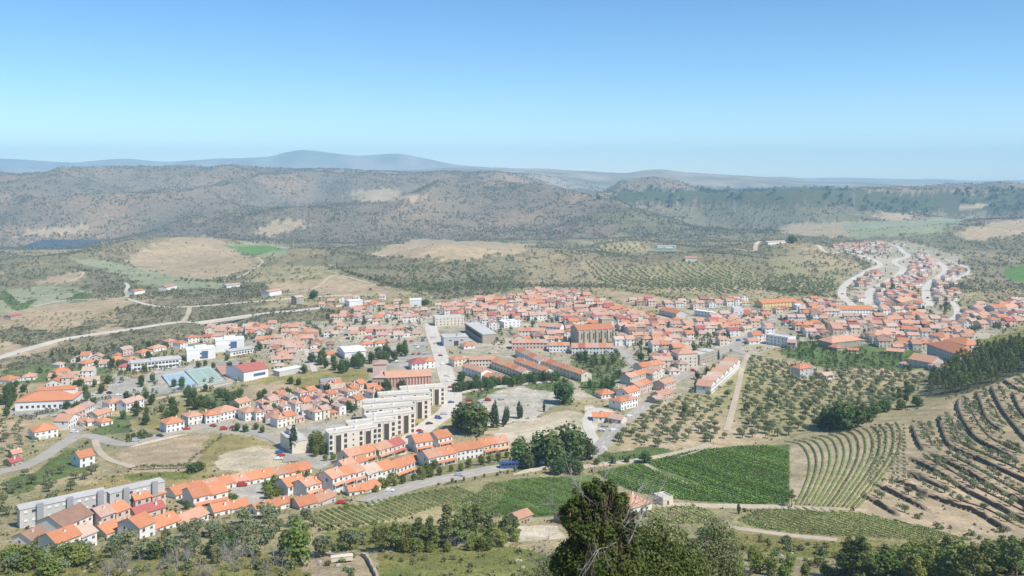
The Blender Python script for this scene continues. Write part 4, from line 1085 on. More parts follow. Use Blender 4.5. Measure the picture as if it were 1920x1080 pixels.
# road bridge
A, Bp = at(368,607), at(474,592)
o = empty("road_bridge", (A.x, A.y, A.z)); yaw = atan2(Bp.y-A.y, Bp.x-A.x); Lb = hypot(Bp.x-A.x, Bp.y-A.y); o.rotation_euler = (0,0,yaw)
dz = (Bp.z-A.z)
m = MB(); n = 8
for i in range(n):
    x0, x1 = Lb*i/n, Lb*(i+1)/n; z0, z1 = dz*i/n, dz*(i+1)/n
    m.poly([(x0,-4.6,z0+.45),(x1,-4.6,z1+.45),(x1,4.6,z1+.45),(x0,4.6,z0+.45)]); m.poly([(x0,-4.6,z0-1),(x1,-4.6,z1-1),(x1,-4.6,z1+.45),(x0,-4.6,z0+.45)]); m.poly([(x0,4.6,z0-1),(x1,4.6,z1-1),(x1,4.6,z1+.45),(x0,4.6,z0+.45)]); m.poly([(x0,-4.6,z0-1),(x0,4.6,z0-1),(x1,4.6,z1-1),(x1,-4.6,z1-1)])
part(o, "deck", m, [M['concrete']])
for s in (-4.5, 4.4):
    m = MB(); m.poly([(0,s,.45),(Lb,s,dz+.45),(Lb,s,dz+1.35),(0,s,1.35)]); m.poly([(0,s+.12,.45),(Lb,s+.12,dz+.45),(Lb,s+.12,dz+1.35),(0,s+.12,1.35)]); m.poly([(0,s,1.35),(Lb,s,dz+1.35),(Lb,s+.12,dz+1.35),(0,s+.12,1.35)]); part(o, "parapet", m, [M['concrete']])
for t in (.2,.4,.6,.8):
    m = MB(); m.box(Lb*t-.6,Lb*t+.6,-2,2,-14,dz*t-.9,0); part(o, "pier", m, [M['concrete']])
tag(o, "pale concrete road bridge carrying the highway over a green gully", "bridge")

# infill
keep_church = wpoly([(1078,650),(1160,648),(1160,612),(1080,612)])
gardens = [keep_church] + [wpoly(p) for p in ([(1085,655),(1170,658),(1175,700),(1150,745),(1095,745),(1075,700)],[(1185,655),(1225,645),(1228,668),(1195,680)],[(1295,640),(1345,620),(1350,665),(1300,690)])]
T1 = [(815,582),(850,572),(900,566),(960,560),(1000,548),(1080,550),(1150,576),(1220,598),(1300,612),(1380,588),(1440,590),(1448,622),(1400,652),(1330,688),(1250,712),(1215,690),(1175,660),(1080,640),(960,648),(955,625),(905,612),(870,600)]
infill(T1, 0.16, 12.0, 0.03, 'old town', keep=gardens)
infill([(1160,560),(1230,570),(1300,566),(1390,560),(1400,572),(1330,582),(1240,586)], 0.1, 16, 0.35, 'old town')
infill([(1330,612),(1440,600),(1446,622),(1390,655),(1335,640)], 0.3, 13, 0.05, 'old town')
infill([(410,622),(480,610),(560,612),(610,640),(596,668),(520,668),(470,632)], 0.12, 12.5, 0.05, 'north cluster', (1,1,2))
infill([(600,600),(700,586),(800,582),(808,630),(700,650),(620,640)], 0.1, 19, 0.32, 'garden suburb', (1,1,2))
infill([(1450,592),(1520,584),(1640,600),(1700,590),(1790,600),(1822,640),(1790,660),(1700,660),(1640,645),(1560,645),(1500,625)], -0.1, 14, 0.15, 'hill suburb', (1,2,2))
infill([(1780,585),(1850,575),(1990,560),(1990,596),(1850,620),(1800,612)], 0.15, 16, 0.25, 'hill suburb', (2,2,1))
infill([(1550,462),(1630,454),(1700,456),(1690,470),(1600,476)], 0.1, 24, 0.5, 'hill suburb', (1,1,2))
infill([(1640,545),(1660,520),(1700,512),(1720,480),(1760,478),(1810,512),(1790,540),(1800,566),(1740,585),(1650,575)], 0.3, 24, 0.48, 'hill suburb', (1,2,2))
infill([(1590,525),(1640,505),(1660,520),(1620,545)], 0.3, 24, 0.3, 'hill suburb', (1,1,2))
infill([(480,752),(560,742),(650,722),(735,736),(700,755),(560,795),(490,800)], 0.35, 12, 0.04, 'school rows', (1,1,2))
infill([(100,690),(200,660),(240,680),(120,712)], 0.2, 24, 0.55, 'west lane', (1,1,2), limit=6)
infill([(380,620),(410,612),(420,640),(380,650)], 0.2, 18, 0.3, 'north cluster', (1,1,2))

infill([(60,705),(130,690),(210,675),(240,690),(200,712),(120,735)], 0.25, 22, 0.6, 'west lane', (1,1,2), limit=8)
infill([(560,690),(600,655),(640,650),(640,668),(590,700)], 0.2, 16, 0.35, 'north cluster', (1,1,2))
infill([(520,660),(580,655),(575,690),(530,700),(505,685)], 0.2, 15, 0.3, 'north cluster', (1,1,2))
infill([(590,570),(700,560),(800,565),(800,582),(640,592)], 0.1, 26, 0.5, 'garden suburb', (1,1,2))
infill([(1585,578),(1630,550),(1700,545),(1745,572),(1690,594)], 0.2, 17, 0.25, 'hill suburb', (1,2,2))
infill([(1440,596),(1500,566),(1570,566),(1590,590),(1500,604)], 0.2, 16, 0.3, 'hill suburb', (1,1,2))
SPECS.sort(key=lambda s: -s['size'])
def in_frame(s): 
    px, py = proj(s['p']); return -20 < px < 1940
vis = [s for s in SPECS if in_frame(s)]
SINGLE, REST = vis[:296], vis[296:]
KINDW = {'g':'gabled','x':'front-gabled','h':'hipped','f':'flat'}
STW = {1:'low',2:'two-storey',3:'tall',4:'tall'}
RCW = {'orange':'orange','salmon':'salmon','pink':'dusky pink','red':'dark red','brown':'brown','pale':'pale clay','dust':'dusty'}
def build_house(s):
    w, d, h, st = s['w'], s['d'], s['h'], s['st']
    o = empty("house", s['p'], s['yaw'])
    m = MB(); wall_geom(m, w, d, h, s['kind']); link("wall", m.mesh("wall",[M['wall_'+s['wc']]]), o)
    m = MB()
    if s['kind'] == 'f': m.box(-w/2+.26,w/2-.26,-d/2+.26,d/2-.26,h,h+.12,0); zt = h; rm = M['flat_roof']
    else: zt = roof_geom(m, w, d, h, s['kind']); rm = M['roof_'+s['rc']]
    rf = link("roof", m.mesh("roof",[rm]), o)
    Y = s['p'][1]; near_ = Y < 640
    if s['kind'] != 'f' and (near_ or random.random() < .4):
        link("chimney", chimney_mesh(), rf, (random.uniform(-.3,.3)*w, random.choice((-1,1))*random.uniform(.1,.25)*d, h+.9))
    ns = min(st, 3)
    step = 2.5 if near_ else 3.3
    nw = max(1, int(w/step)); dr = random.randrange(nw)
    for r in range(ns):
        for i in range(nw):
            x = (i+.5-nw/2)*w/nw
            if r == 0 and i == dr:
                link("door", door_mesh(), o, (x,-d/2-.004,0.05)); continue
            if r == 0 and near_ and nw > 2 and i == (dr+1)%nw and random.random() < .5 and w/nw > 2.9:
                link("garage_door", garage_mesh(), o, (x,-d/2-.004,0.05)); continue
            link("window", window_mesh(1.0,1.2,random.random()<.5), o, (x,-d/2-.004,0.9+r*2.6))
    if near_ and s['manual']:
        for sd_, rz in ((-1,-pi/2),(1,pi/2)):
            if random.random() < .55: link("window", window_mesh(), o, (sd_*(w/2+.004), random.uniform(-.2,.2)*d, 0.9+(ns-1)*2.6), rz)
    if s['tier']:
        m = MB(); z = h-2.45; m.poly([(-w/2+.1,-d/2-1.5,z-.5),(w/2-.1,-d/2-1.5,z-.5),(w/2-.1,-d/2,z+.15),(-w/2+.1,-d/2,z+.15)]); m.poly([(-w/2+.1,-d/2-1.5,z-.65),(w/2-.1,-d/2-1.5,z-.65),(w/2-.1,-d/2-1.5,z-.5),(-w/2+.1,-d/2-1.5,z-.5)]); m.poly([(-w/2+.1,-d/2,z),(w/2-.1,-d/2,z),(w/2-.1,-d/2-1.5,z-.65),(-w/2+.1,-d/2-1.5,z-.65)])
        link("porch_roof", m.mesh("porch_roof",[M['roof_'+s['rc']]]), o)
        m = MB()
        for x in (-w/2+.3, w/2-.3): m.box(x-.15,x+.15,-d/2-1.4,-d/2-1.1,-1,z-.55,0)
        m.box(-w/2+.45,w/2-.45,-d/2-1.35,-d/2-1.2,-.1,.8,0)
        link("porch", m.mesh("porch",[M['wall_'+s['wc']]]), o)
    wcw = {'white':'white','cream':'cream','grey':'grey','pink':'pinkish','yellow':'yellow','stone':'stone'}[s['wc']]
    desc = f"{wcw} {STW[st]} house with {'flat' if s['kind']=='f' else RCW[s['rc']]+' '+KINDW[s['kind']]} roof"
    register(o, desc, {'lower terrace':'terraced houses above the lower road','west lane':'houses along the village road','school rows':'house rows below the pillared hall','avenue rows':'house rows right of the avenue','crossroads':'houses by the crossroads','grove edge':'houses at the olive grove edge','hill suburb':'houses of the hillside suburb','old town':'houses of the old town','north cluster':'houses of the northern cluster','garden suburb':'houses among the gardens'}[s['zone']], (s['p'][0],s['p'][1],s['p'][2]+h), "house")
for s in SINGLE: build_house(s)
# the rest, smallest in the picture, as one mass
wk, rk = list(WALLC), list(ROOFC); m = MB(); NW_ = len(wk)
for s in REST:
    b = MB(); wall_geom(b, s['w'], s['d'], s['h'], s['kind'], mi=wk.index(s['wc'])); 
    if s['kind'] != 'f': roof_geom(b, s['w'], s['d'], s['h'], s['kind'], mi=NW_+rk.index(s['rc']))
    for r in range(min(s['st'],2)):
        for x in (-.25,.25):
            X = x*s['w']; zz = 1+r*2.8; b.poly([(X-.5,-s['d']/2-.03,zz),(X+.5,-s['d']/2-.03,zz),(X+.5,-s['d']/2-.03,zz+1.2),(X-.5,-s['d']/2-.03,zz+1.2)], NW_+len(rk))
    c, sn = cos(s['yaw']), sin(s['yaw']); i0 = len(m.v); px_, py_, pz_ = s['p']
    m.v += [(px_+x*c-y*sn, py_+x*sn+y*c, pz_+z) for x,y,z in b.v]; m.f += [tuple(i+i0 for i in f) for f in b.f]; m.m += b.m
if REST:
    stuff(link("distant_houses", m.mesh("distant_houses", [M['wall_'+k] for k in wk]+[M['roof_'+k] for k in rk]+[M['glass']])), "crowd of small white houses with clay roofs at the back of the town", "houses")
print("HOUSES", len(SPECS), len(vis), len(SINGLE), len(REST), "furthest single Y", max(s['p'][1] for s in SINGLE))
# ---------------------------------------------------------------- plants
LEAF = {
 'olive': foliage('olive_leaf', (0.18,0.21,0.10), (0.26,0.28,0.145), .25),
 'broad': foliage('broad_leaf', (0.085,0.13,0.04), (0.135,0.185,0.06), .25),
 'pine': foliage('pine_needle', (0.13,0.165,0.05), (0.20,0.23,0.08), .25),
 'cypress': foliage('cypress_leaf', (0.045,0.075,0.033), (0.075,0.105,0.048), .15),
 'oak': foliage('oak_leaf', (0.14,0.18,0.04), (0.235,0.265,0.07), .28),
 'shrub': foliage('shrub_leaf', (0.155,0.18,0.07), (0.225,0.225,0.10), .25, .05),
 'scrub': foliage('scrub_leaf', (0.125,0.13,0.065), (0.18,0.165,0.09), .15, .04),
 'oakdark': foliage('dark_oak_leaf', (0.078,0.108,0.026), (0.15,0.182,0.045), .28, .004),
 'oakmid': foliage('mid_oak_leaf', (0.10,0.14,0.035), (0.185,0.225,0.06), .28, .004),
 'holm': foliage('holm_leaf', (0.12,0.15,0.06), (0.20,0.225,0.095), .25, .004),
 'meadow': foliage('meadow_blade', (0.21,0.225,0.055), (0.30,0.265,0.09), .25),
 'farscrub': foliage('hill_scrub_leaf', (0.13,0.132,0.076), (0.175,0.165,0.098), .1, .03),
 'forest': foliage('forest_leaf', (0.07,0.09,0.055), (0.105,0.12,0.07), .1, .03),
 'vine': foliage('vine_leaf', (0.155,0.265,0.05), (0.235,0.325,0.088), .3, .02),
 'vine_yellow': foliage('vine_leaf_dry', (0.30,0.27,0.085), (0.25,0.26,0.08), .3, .02),
 'bank': foliage('bank_grass', (0.26,0.28,0.12), (0.33,0.31,0.15), .2, .02),
}
M['bark'] = plain('bark', (0.13,0.095,0.07), 0.95, 0.2, 2)
M['deadwood'] = plain('deadwood', (0.36,0.33,0.30), 0.9, 0.15, 2)

def leaf_cloud(blobs, n, size, rs, fill=0.55, outw=1.2, squash=1.0):
    """small leaf faces spread through the outer part of overlapping lobes; returns verts, quads"""
    vol = np.array([b[1][0]*b[1][1]*b[1][2] for b in blobs])**(2/3.); pr = vol/vol.sum()
    k = rs.choice(len(blobs), n, p=pr)
    c = np.array([b[0] for b in blobs])[k]; r = np.array([b[1] for b in blobs])[k]
    d = rs.normal(size=(n,3)); d /= np.linalg.norm(d, axis=1)[:,None]
    rad = fill+(1.08-fill)*rs.rand(n)**0.6
    p = c+d*r*rad[:,None]
    nn = d*outw+rs.normal(size=(n,3))*0.55+np.array([0,0,.35]); nn /= np.linalg.norm(nn, axis=1)[:,None]
    a = np.cross(nn, rs.normal(size=(n,3))); a /= np.linalg.norm(a, axis=1)[:,None]+1e-9
    b = np.cross(nn, a)
    s = (size*(0.6+0.8*rs.rand(n)))[:,None]; s2 = s*(0.5+0.5*rs.rand(n))[:,None]
    V = np.stack([p-a*s, p-b*s2*.9+nn*s*.12, p+a*s, p+b*s2*1.1+nn*s*.12], 1).reshape(-1,3)
    return V, np.arange(4*n).reshape(n,4)
def limb(b, p, q, r0, r1, rs, seg=4, wob=.12, n=6):
    p, q = Vector(p), Vector(q); pts = [p.lerp(q, t/seg) for t in range(seg+1)]; L = (q-p).length
    for i in range(1, seg): pts[i] += Vector(rs.normal(size=3))*L*wob*.5
    for i in range(seg): b.tube(pts[i], pts[i+1], r0+(r1-r0)*i/seg, r0+(r1-r0)*(i+1)/seg, n)
    return pts
PROTO = {}
def make_proto(kind, v):
    rs = np.random.RandomState(100+v*7+hash(kind)%1 + {'olive':1,'broad':2,'pine':3,'cypress':4,'shrub':5,'oak':6}[kind])
    tb = MB(); U = lambda a,b: a+(b-a)*rs.rand()
    if kind == 'olive':
        blobs = [((U(-.5,.5),U(-.5,.5),U(2.2,2.7)),(1.15,1.15,.95))]+[((cos(t)*U(.7,1.1),sin(t)*U(.7,1.1),U(1.7,2.6)),(U(.7,1.0),U(.7,1.0),U(.6,.9))) for t in np.arange(5)*1.26+U(0,1)]
        V, Q = leaf_cloud(blobs, 420, .21, rs, .5); limb(tb, (0,0,-.4), (.1,.1,1.2), .22, .14, rs, 3)
        for bl in blobs[1:4]: limb(tb, (.1,.1,1.1), bl[0], .12, .04, rs, 3)
    elif kind in ('broad','oak'):
        n = 11; blobs = [((U(-.5,.5),U(-.5,.5),U(5.6,6.2)),(1.5,1.5,1.5)),((0,0,3.6),(2.0,2.0,2.2))]
        for i in range(n):
            t = i*2.4+U(-.4,.4); rr = U(.8,1.7); blobs.append(((cos(t)*rr,sin(t)*rr,1.6+3.6*i/10+U(-.3,.3)),(U(1.0,1.5),U(1.0,1.5),U(.9,1.5))))
        V, Q = leaf_cloud(blobs, 900, .33, rs, .55); limb(tb, (0,0,-.6), (.1,0,3.0), .28, .2, rs, 3)
        for bl in blobs[1:6]: limb(tb, (.1,0,2.6), bl[0], .15, .05, rs, 3)
    elif kind == 'pine':
        blobs = []; top = 10.5
        for i in range(10):
            z = 4.2+6.2*i/9.; rr = (1-i/9.)*2.1+.35; t = i*2.4+U(-.5,.5)
            blobs.append(((cos(t)*rr*.75,sin(t)*rr*.75,z),(U(.9,1.4)*(1.15-.05*i),U(.9,1.4)*(1.15-.05*i),U(.6,.95))))
        V, Q = leaf_cloud(blobs, 640, .30, rs, .4); P = limb(tb, (0,0,-.6), (U(-.3,.3),U(-.3,.3),10.2), .24, .05, rs, 6, .03)
        for bl in blobs[:8]: limb(tb, (0,0,bl[0][2]-.5), bl[0], .07, .03, rs, 2)
    elif kind == 'cypress':
        blobs = [((U(-.08,.08),U(-.08,.08),.9+8.6*i/9.),(max(.25,1.05*sin(pi*(.16+.8*i/9.))**.8),)*2+(.95,)) for i in range(10)]
        V, Q = leaf_cloud(blobs, 800, .24, rs, .7); limb(tb, (0,0,-.5), (0,0,1.2), .16, .12, rs, 2, .02)
    else:
        blobs = [((U(-.5,.5),U(-.5,.5),U(.4,.8)),(U(.6,.9),U(.6,.9),U(.5,.8))) for i in range(4)]
        V, Q = leaf_cloud(blobs, 120, .22, rs, .5)
    mat = LEAF[kind]
    return np_mesh("crown", V, Q, [mat]), (tb.mesh("trunk", [M['bark']], True) if tb.v else None), V, Q
HGT = {'olive':3.6,'broad':7.7,'oak':7.7,'pine':11.2,'cypress':10.6,'shrub':1.5}
for kd in HGT: PROTO[kd] = [make_proto(kd, v) for v in range(5)]
NAME = {'olive':'olive_tree','broad':'leafy_tree','oak':'oak_tree','pine':'pine_tree','cypress':'cypress_tree','shrub':'shrub'}
PLANTS = []
def plant(kind, x, y, h, group=None, label=None, desc=None, wide=1.0):
    PLANTS.append(dict(k=kind, x=x, y=y, h=h, g=group, l=label, d=desc, wd=wide))
def plant_px(kind, px, py, hpx, group=None, label=None, desc=None, wide=1.0):
    p = at(px, py); plant(kind, p.x, p.y, hpx*p.y/F, group, label, desc, wide)
def clear_of_houses(x, y, r): return all((x-fx)**2+(y-fy)**2 > (fr*0.85+r)**2 for fx,fy,fr in FOOT)
def grove(kind, poly, gap, h, group, label, theta=0.0, jit=.18, drop=.1, rowgap=None, houses=False, roads=True, wide=1.0, desc=None, hv=.2):
    wp = wpoly(poly); A = np.array(wp); c, s = cos(theta), sin(theta); Rm = np.array([[c,s],[-s,c]]); Q = A@Rm.T
    u, v = np.meshgrid(np.arange(Q[:,0].min(), Q[:,0].max(), gap), np.arange(Q[:,1].min(), Q[:,1].max(), rowgap or gap))
    u = u.ravel(); v = v.ravel(); u = u+RS.normal(size=u.size)*gap*jit; v = v+RS.normal(size=v.size)*(rowgap or gap)*jit
    X = u*c-v*s; Y = u*s+v*c; ok = inpoly(wp, X, Y) & (RS.rand(u.size) > drop)
    for x, y in zip(X[ok], Y[ok]):
        if houses and not clear_of_houses(x, y, 1.6): continue
        if roads and near_road(x, y, 1.5): continue
        plant(kind, x, y, h*random.uniform(1-hv,1+hv), group, label, desc, wide)
# olive groves
gl = ("olive trees of the big grove right of the town","grey-green olive tree in the loosely planted grove below the town's crossroads")
grove('olive', [(1215,765),(1300,738),(1393,680),(1376,800),(1362,826),(1250,838),(1150,838),(1170,806)], 7.6, 4.2, gl[0], gl[1], .25, .2, .15, houses=True)
gl2 = ("olive trees of the dense grove under the hill suburb","grey-green olive tree in the dense grove between dirt track and terraces")
grove('olive', [(1408,672),(1490,690),(1640,694),(1732,704),(1722,738),(1640,776),(1560,798),(1460,822),(1380,828),(1396,740)], 6.6, 4.4, gl2[0], gl2[1], .1, .22, .12, houses=True)
gl3 = ("dark leafy trees below the hill suburb","dark leafy tree in the thick orchard just below the hill suburb")
grove('broad', [(1470,640),(1560,652),(1700,672),(1735,694),(1640,694),(1540,694),(1480,680)], 7.5, 4.6, gl3[0], gl3[1], .1, .3, .25, houses=True)
# olives in rows on the walled terraces
gt = ("olive trees on the walled terraces","small olive tree in a row on the brown dry-stone terraces")
for L in TERR_W:
    d = np.gradient(L, axis=0); d /= np.linalg.norm(d, axis=1)[:,None]; nr = np.stack([d[:,1],-d[:,0]],1)
    for off in ((-4.2,) if len(L) < 22 else (-4.0,-9.0)):
        i = 0
        while i < len(L):
            x, y = L[i]+nr[i]*off
            if not any(np.min(np.hypot(K_[:,0]-x, K_[:,1]-y)) < 2.2 for K_ in TERR_W) and random.random() < .72: plant('olive', x+random.gauss(0,.4), y+random.gauss(0,.4), random.uniform(2.5,3.8), gt[0], gt[1])
            i += 2
gt2 = ("olive trees beside the contour vineyard","small olive tree planted among the upper contour rows")
for k in range(6):
    for j in range(16):
        px = 1640+k*11+random.gauss(0,1)-(j*0.5 if k < 3 else 0); py = 800+j*7
        if px > 1612+(955-py)*.62-6 and k < 3: continue
        plant_px('olive', px, py, random.uniform(5,9), gt2[0], gt2[1])
# olives on dry land, lower left
gl4 = ("olive trees on the dry slope at lower left","scattered olive tree on the dry slope below the village road")
grove('olive', [(0,905),(80,880),(190,878),(200,905),(120,935),(60,960),(0,985)], 9.5, 4.2, gl4[0], gl4[1], .5, .35, .25, houses=True)
gl5 = ("olive trees below the white cottages","olive tree on the scrubby slope under the lowest cottages")
grove('olive', [(190,1035),(340,995),(520,965),(640,985),(560,1000),(560,1040),(400,1060),(150,1075),(0,1075),(0,1040),(60,1035),(110,1045)], 8.5, 5.0, gl5[0], gl5[1], .3, .4, .2, houses=True, hv=.35)
gl6 = ("olive trees on the bare plots by the west lane","small olive tree on the bare plots left of the west lane")
grove('olive', [(0,795),(50,790),(70,830),(40,850),(0,850)], 9, 3.6, gl6[0], gl6[1], .2, .3, .3, houses=True)
for x in range(258,352,7): plant_px('olive', x+random.gauss(0,1), 881-(x-258)*.03, random.uniform(8,13), "young trees lining the fallow field","young tree in the line along the near edge of the fallow field")
for k in range(9): plant_px('olive', 415-k*7.5+random.gauss(0,1), 820+k*6, 8, "young trees lining the fallow field","young tree in the line along the near edge of the fallow field")
# far olive rows
gf = ("olive trees in the far brown rows","tiny olive tree in the far brown rows beyond the old town")
grove('olive', [(1090,490),(1200,500),(1290,490),(1380,500),(1440,520),(1450,545),(1360,555),(1230,545),(1120,530)], 10, 4.2, gf[0], gf[1], .05, .12, .1, 8, roads=False)
grove('olive', [(1440,515),(1560,525),(1570,548),(1480,560),(1440,548)], 10, 4.2, gf[0], gf[1], .3, .15, .1, 8)
grove('olive', [(1110,452),(1205,452),(1215,470),(1120,486)], 16, 5.5, gf[0], gf[1], .05, .12, .1, 12, roads=False)
grove('olive', [(730,500),(880,495),(970,520),(960,548),(880,556),(780,548)], 14, 5.5, gf[0], gf[1], .2, .35, .15, roads=False)
grove('olive', [(30,598),(170,585),(180,605),(110,622),(30,612)], 8, 2.6, gf[0], gf[1], .3, .12, .35, 14)
# pines
gp = ("pine trees on the shoulder above the terraces","dark pine tree on the wooded shoulder above the terraces")
grove('pine', [(1738,742),(1745,712),(1800,672),(1860,655),(1960,640),(2010,660),(1990,690),(1915,700),(1850,722),(1795,740)], 6.2, 9.0, gp[0], gp[1], .3, .3, .08)
gp2 = ("pine trees along the foot of the near slope","pine tree in the straggling line below the near vineyards")
for px,py,hp in ((705,1036,48),(722,1034,52),(742,1032,56),(762,1030,52),(785,1028,60),(806,1026,60),(838,1026,82),(856,1024,64),(874,1022,74),(892,1020,76),(914,1018,60),(948,1014,54),(966,1012,44),(816,1030,40),(770,1034,40)):
    plant_px('pine', px, py, hp, gp2[0], None, "pine tree", 1.25)
gp3 = ("pine trees at the bottom right","bushy pine tree in the wood at the bottom right corner")
for px,py,hp in ((1592,1084,80),(1616,1086,84),(1660,1066,46),(1690,1080,50),(1712,1092,52),(1742,1086,48),(1768,1078,52),(1786,1092,64),(1806,1084,62),(1826,1096,78),(1846,1084,66),(1864,1090,76),(1886,1082,72),(1904,1094,84),(1925,1086,78),(1875,1062,50),(1845,1058,40),(1910,1060,46),(1940,1070,70),(1720,1064,36),(1640,1084,40)):
    plant_px('pine', px, py, hp, gp3[0], gp3[1] if px > 1630 else None, "pine tree with a bare dark trunk", 1.35)
for i in range(46): plant_px(random.choice(('oak','pine','oak')), random.uniform(1560,1925), random.uniform(1044,1092), random.uniform(24,58), 'green trees filling the bottom right wood', 'green tree filling the wood at the bottom right', None, 1.45)
for px,py,hp in ((1420,1074,44),(1448,1078,40),(1480,1070,34),(1410,1052,30),(1510,1084,30),(1545,1080,26),(1470,1092,40),(1530,1060,18),(1380,1084,50)): plant_px('oak', px, py, hp, None, None, "bushy green tree")
plant_px('pine', 1484, 951, 34, None, "single dark conifer at the corner of the big green vineyard", None, 1.5)
# named trees of the town
for px,py,hp,wd in ((866,806,54,1.25),(890,812,64,1.45),(858,802,34,1.1),(905,800,40,1.1),(975,874,58,1.1),(1010,874,66,1.0),(1030,876,74,1.1),(1068,870,82,1.2),(1103,862,42,1.25),(1062,886,40,1.2),(1084,890,30,1.1),(1048,890,36,1.1),(1055,757,46,1.2),(1063,748,30,1.2),(752,737,28,1.2),(990,880,36,1.1),
   (1556,804,46,1.3),(1580,806,58,1.6),(1606,800,48,1.5),(1640,782,30,1.3),(1625,790,32,1.4),(1660,772,26,1.4),(1690,768,22,1.4),(1720,762,22,1.4),(1540,806,30,1.4),(1210,868,24,1.5),(1175,868,14,1.2),(1150,870,14,1.2),(1118,872,14,1.2),(1230,690,18,1.2),(1284,775,18,1.3),(1425,778,20,1.2),(1400,770,18,1.2),(362,886,20,2.0),(372,882,18,2.0)):
    plant_px('broad', px, py, hp, None, None, "round dark leafy tree", wd)
for px,py,hp in ((924,802,46),(928,790,44),(932,802,36),(948,796,36),(952,790,30),(973,785,36),(978,784,26),(944,800,24),(1020,772,22),(1385,964,24),(1780,1030,20),(586,850,34),(550,850,60),(1240,690,16),(1347,675,20)):
    plant_px('cypress', px, py, hp, None, None, "slim dark cypress", 1.25)
for px,py,hp in ((588,846,40),(600,838,30),(592,856,24),(605,852,26)): plant_px('oak', px, py, hp, None, None, "bright green young tree")
for i in range(24):
    px = 852+i*8.4; plant_px('broad', px+random.gauss(0,1), 736-i*.95+random.gauss(0,.8), random.uniform(19,25), "round trees lining the quarry yard", "round clipped tree in the line along the top of the quarry yard")
gb = ("trees of the dark belt below the white-roofed hall","dark tree in the belt below the white-roofed hall")
grove('broad', [(588,668),(640,680),(700,672),(758,655),(765,668),(700,690),(630,702),(590,690)], 8.5, 8.5, gb[0], gb[1], .1, .3, .15, houses=True)
for i in range(14): plant_px('broad', 225+i*9.5, 704-i*1.2+random.gauss(0,1.5), random.uniform(9,15), "hedge trees in front of the school range", "tree in the hedge line in front of the long white school building", )
for i in range(26): plant_px('broad', 40+i*6.6, 788-i*1.6+random.gauss(0,1), random.uniform(8,14), "hedge trees below the warehouse yard", "tree in the hedge below the warehouse yard")
for px,py,hp in ((505,780,14),(445,808,16),(460,810,16),(480,806,14),(492,812,15),(250,822,12),(262,820,12),(272,818,12),(240,824,12),(160,800,12),(420,655,16),(430,690,14),(426,676,12),(475,686,14),(452,690,12),(440,700,12),(265,725,12),(210,690,12),(400,690,12),(385,686,12),(372,690,14),(150,724,16),(142,726,14),(350,745,20),(360,752,22),(375,760,22),(368,768,24),(355,762,18),(545,720,16),(560,722,14),(570,700,18),(584,680,20),(620,760,10),(700,788,12),(690,796,10)):
    plant_px('broad', px, py, hp, None, None, "small round street tree", 1.2)
for i in range(15):    # street trees of the lower road
    t = i/14.; px = 705+t*245+random.gauss(0,2); py = 925-t*62+random.gauss(0,1.5); plant_px('oak', px, py-4, random.uniform(12,22), "young trees along the lower road", "young street tree between the terraced houses and the lower road")
for i in range(10):
    t = i/9.; plant_px('oak', 850+t*180+random.gauss(0,2), 905-t*30+random.gauss(0,1), random.uniform(7,11), "young trees along the lower road verge","small tree on the verge between lower road and vineyard")
for px,py,hp in ((500,925,26),(515,918,30),(520,930,22),(505,935,24),(545,945,12),(440,940,16),(432,935,12),(425,958,12),(650,955,14),(715,915,22),(735,905,24),(790,895,24),(800,888,22),(815,878,18),(720,880,16),(735,875,14),(690,880,12),(625,862,14),(640,858,14),(610,864,14),(760,880,10),(560,895,14),(575,892,12),(350,955,18),(180,975,18),(95,998,18),(185,1010,14)):
    plant_px('oak', px, py, hp, None, None, "green garden tree", 1.2)
# gardens of the town
gg = ("garden trees of the town","leafy garden tree among the town houses")
for poly, gap, dr in (([(1088,658),(1168,660),(1172,700),(1150,742),(1098,740),(1078,700)],7,.25),([(1185,655),(1225,645),(1228,668),(1195,680)],7,.1),([(1295,640),(1345,620),(1352,665),(1300,690)],7.5,.15),([(1300,705),(1340,690),(1330,735),(1290,740)],7.5,.2),([(1030,640),(1085,650),(1080,660),(1020,652)],7,.2),([(905,625),(940,620),(945,650),(915,655)],7,.2),([(1500,620),(1560,625),(1560,650),(1490,648)],8,.3),([(600,582),(790,580),(800,640),(620,648)],15,.35),([(820,560),(890,566),(880,590),(815,588)],12,.3),([(1600,600),(1640,596),(1640,640),(1590,640)],9,.3),([(960,700),(1060,708),(1070,728),(960,712)],8,.2),([(860,700),(930,720),(940,735),(855,728)],7,.2),([(395,742),(455,728),(460,758),(400,772),(378,768)],7.5,.2),([(1760,560),(1800,560),(1800,585),(1765,585)],9,.3),([(1640,545),(1690,530),(1730,545),(1720,570),(1650,570)],11,.2),([(1640,695),(1740,690),(1740,740),(1680,760)],9,.4)):
    grove('broad', poly, gap, 5.2, gg[0], gg[1], .2, .35, dr, houses=True, hv=.35)
gg2 = ("garden trees scattered through the town","small dark tree standing between town houses")
for poly, n in ((T1, 170),([(400,612),(600,610),(610,660),(420,665)],60),([(480,745),(740,720),(735,760),(500,805)],60),([(1450,590),(1920,560),(1920,600),(1810,660),(1480,640)],130),([(1560,458),(1820,470),(1800,560),(1600,560)],110),([(100,660),(360,640),(300,700),(60,720)],90),([(120,715),(470,715),(440,790),(300,800),(120,800)],90),([(0,725),(60,715),(40,760),(0,790)],26),([(600,570),(800,565),(800,600),(620,620)],50)):
    wp = wpoly(poly); A = np.array(wp); k = 0; tries = 0
    while k < n and tries < n*30:
        tries += 1; x = random.uniform(A[:,0].min(),A[:,0].max()); y = random.uniform(A[:,1].min(),A[:,1].max())
        if inpoly(wp, np.array([x]), np.array([y]))[0] and clear_of_houses(x, y, .6) and not near_road(x, y, 1.5):
            plant('broad', x, y, random.uniform(3.5,7.5), gg2[0], gg2[1]); k += 1
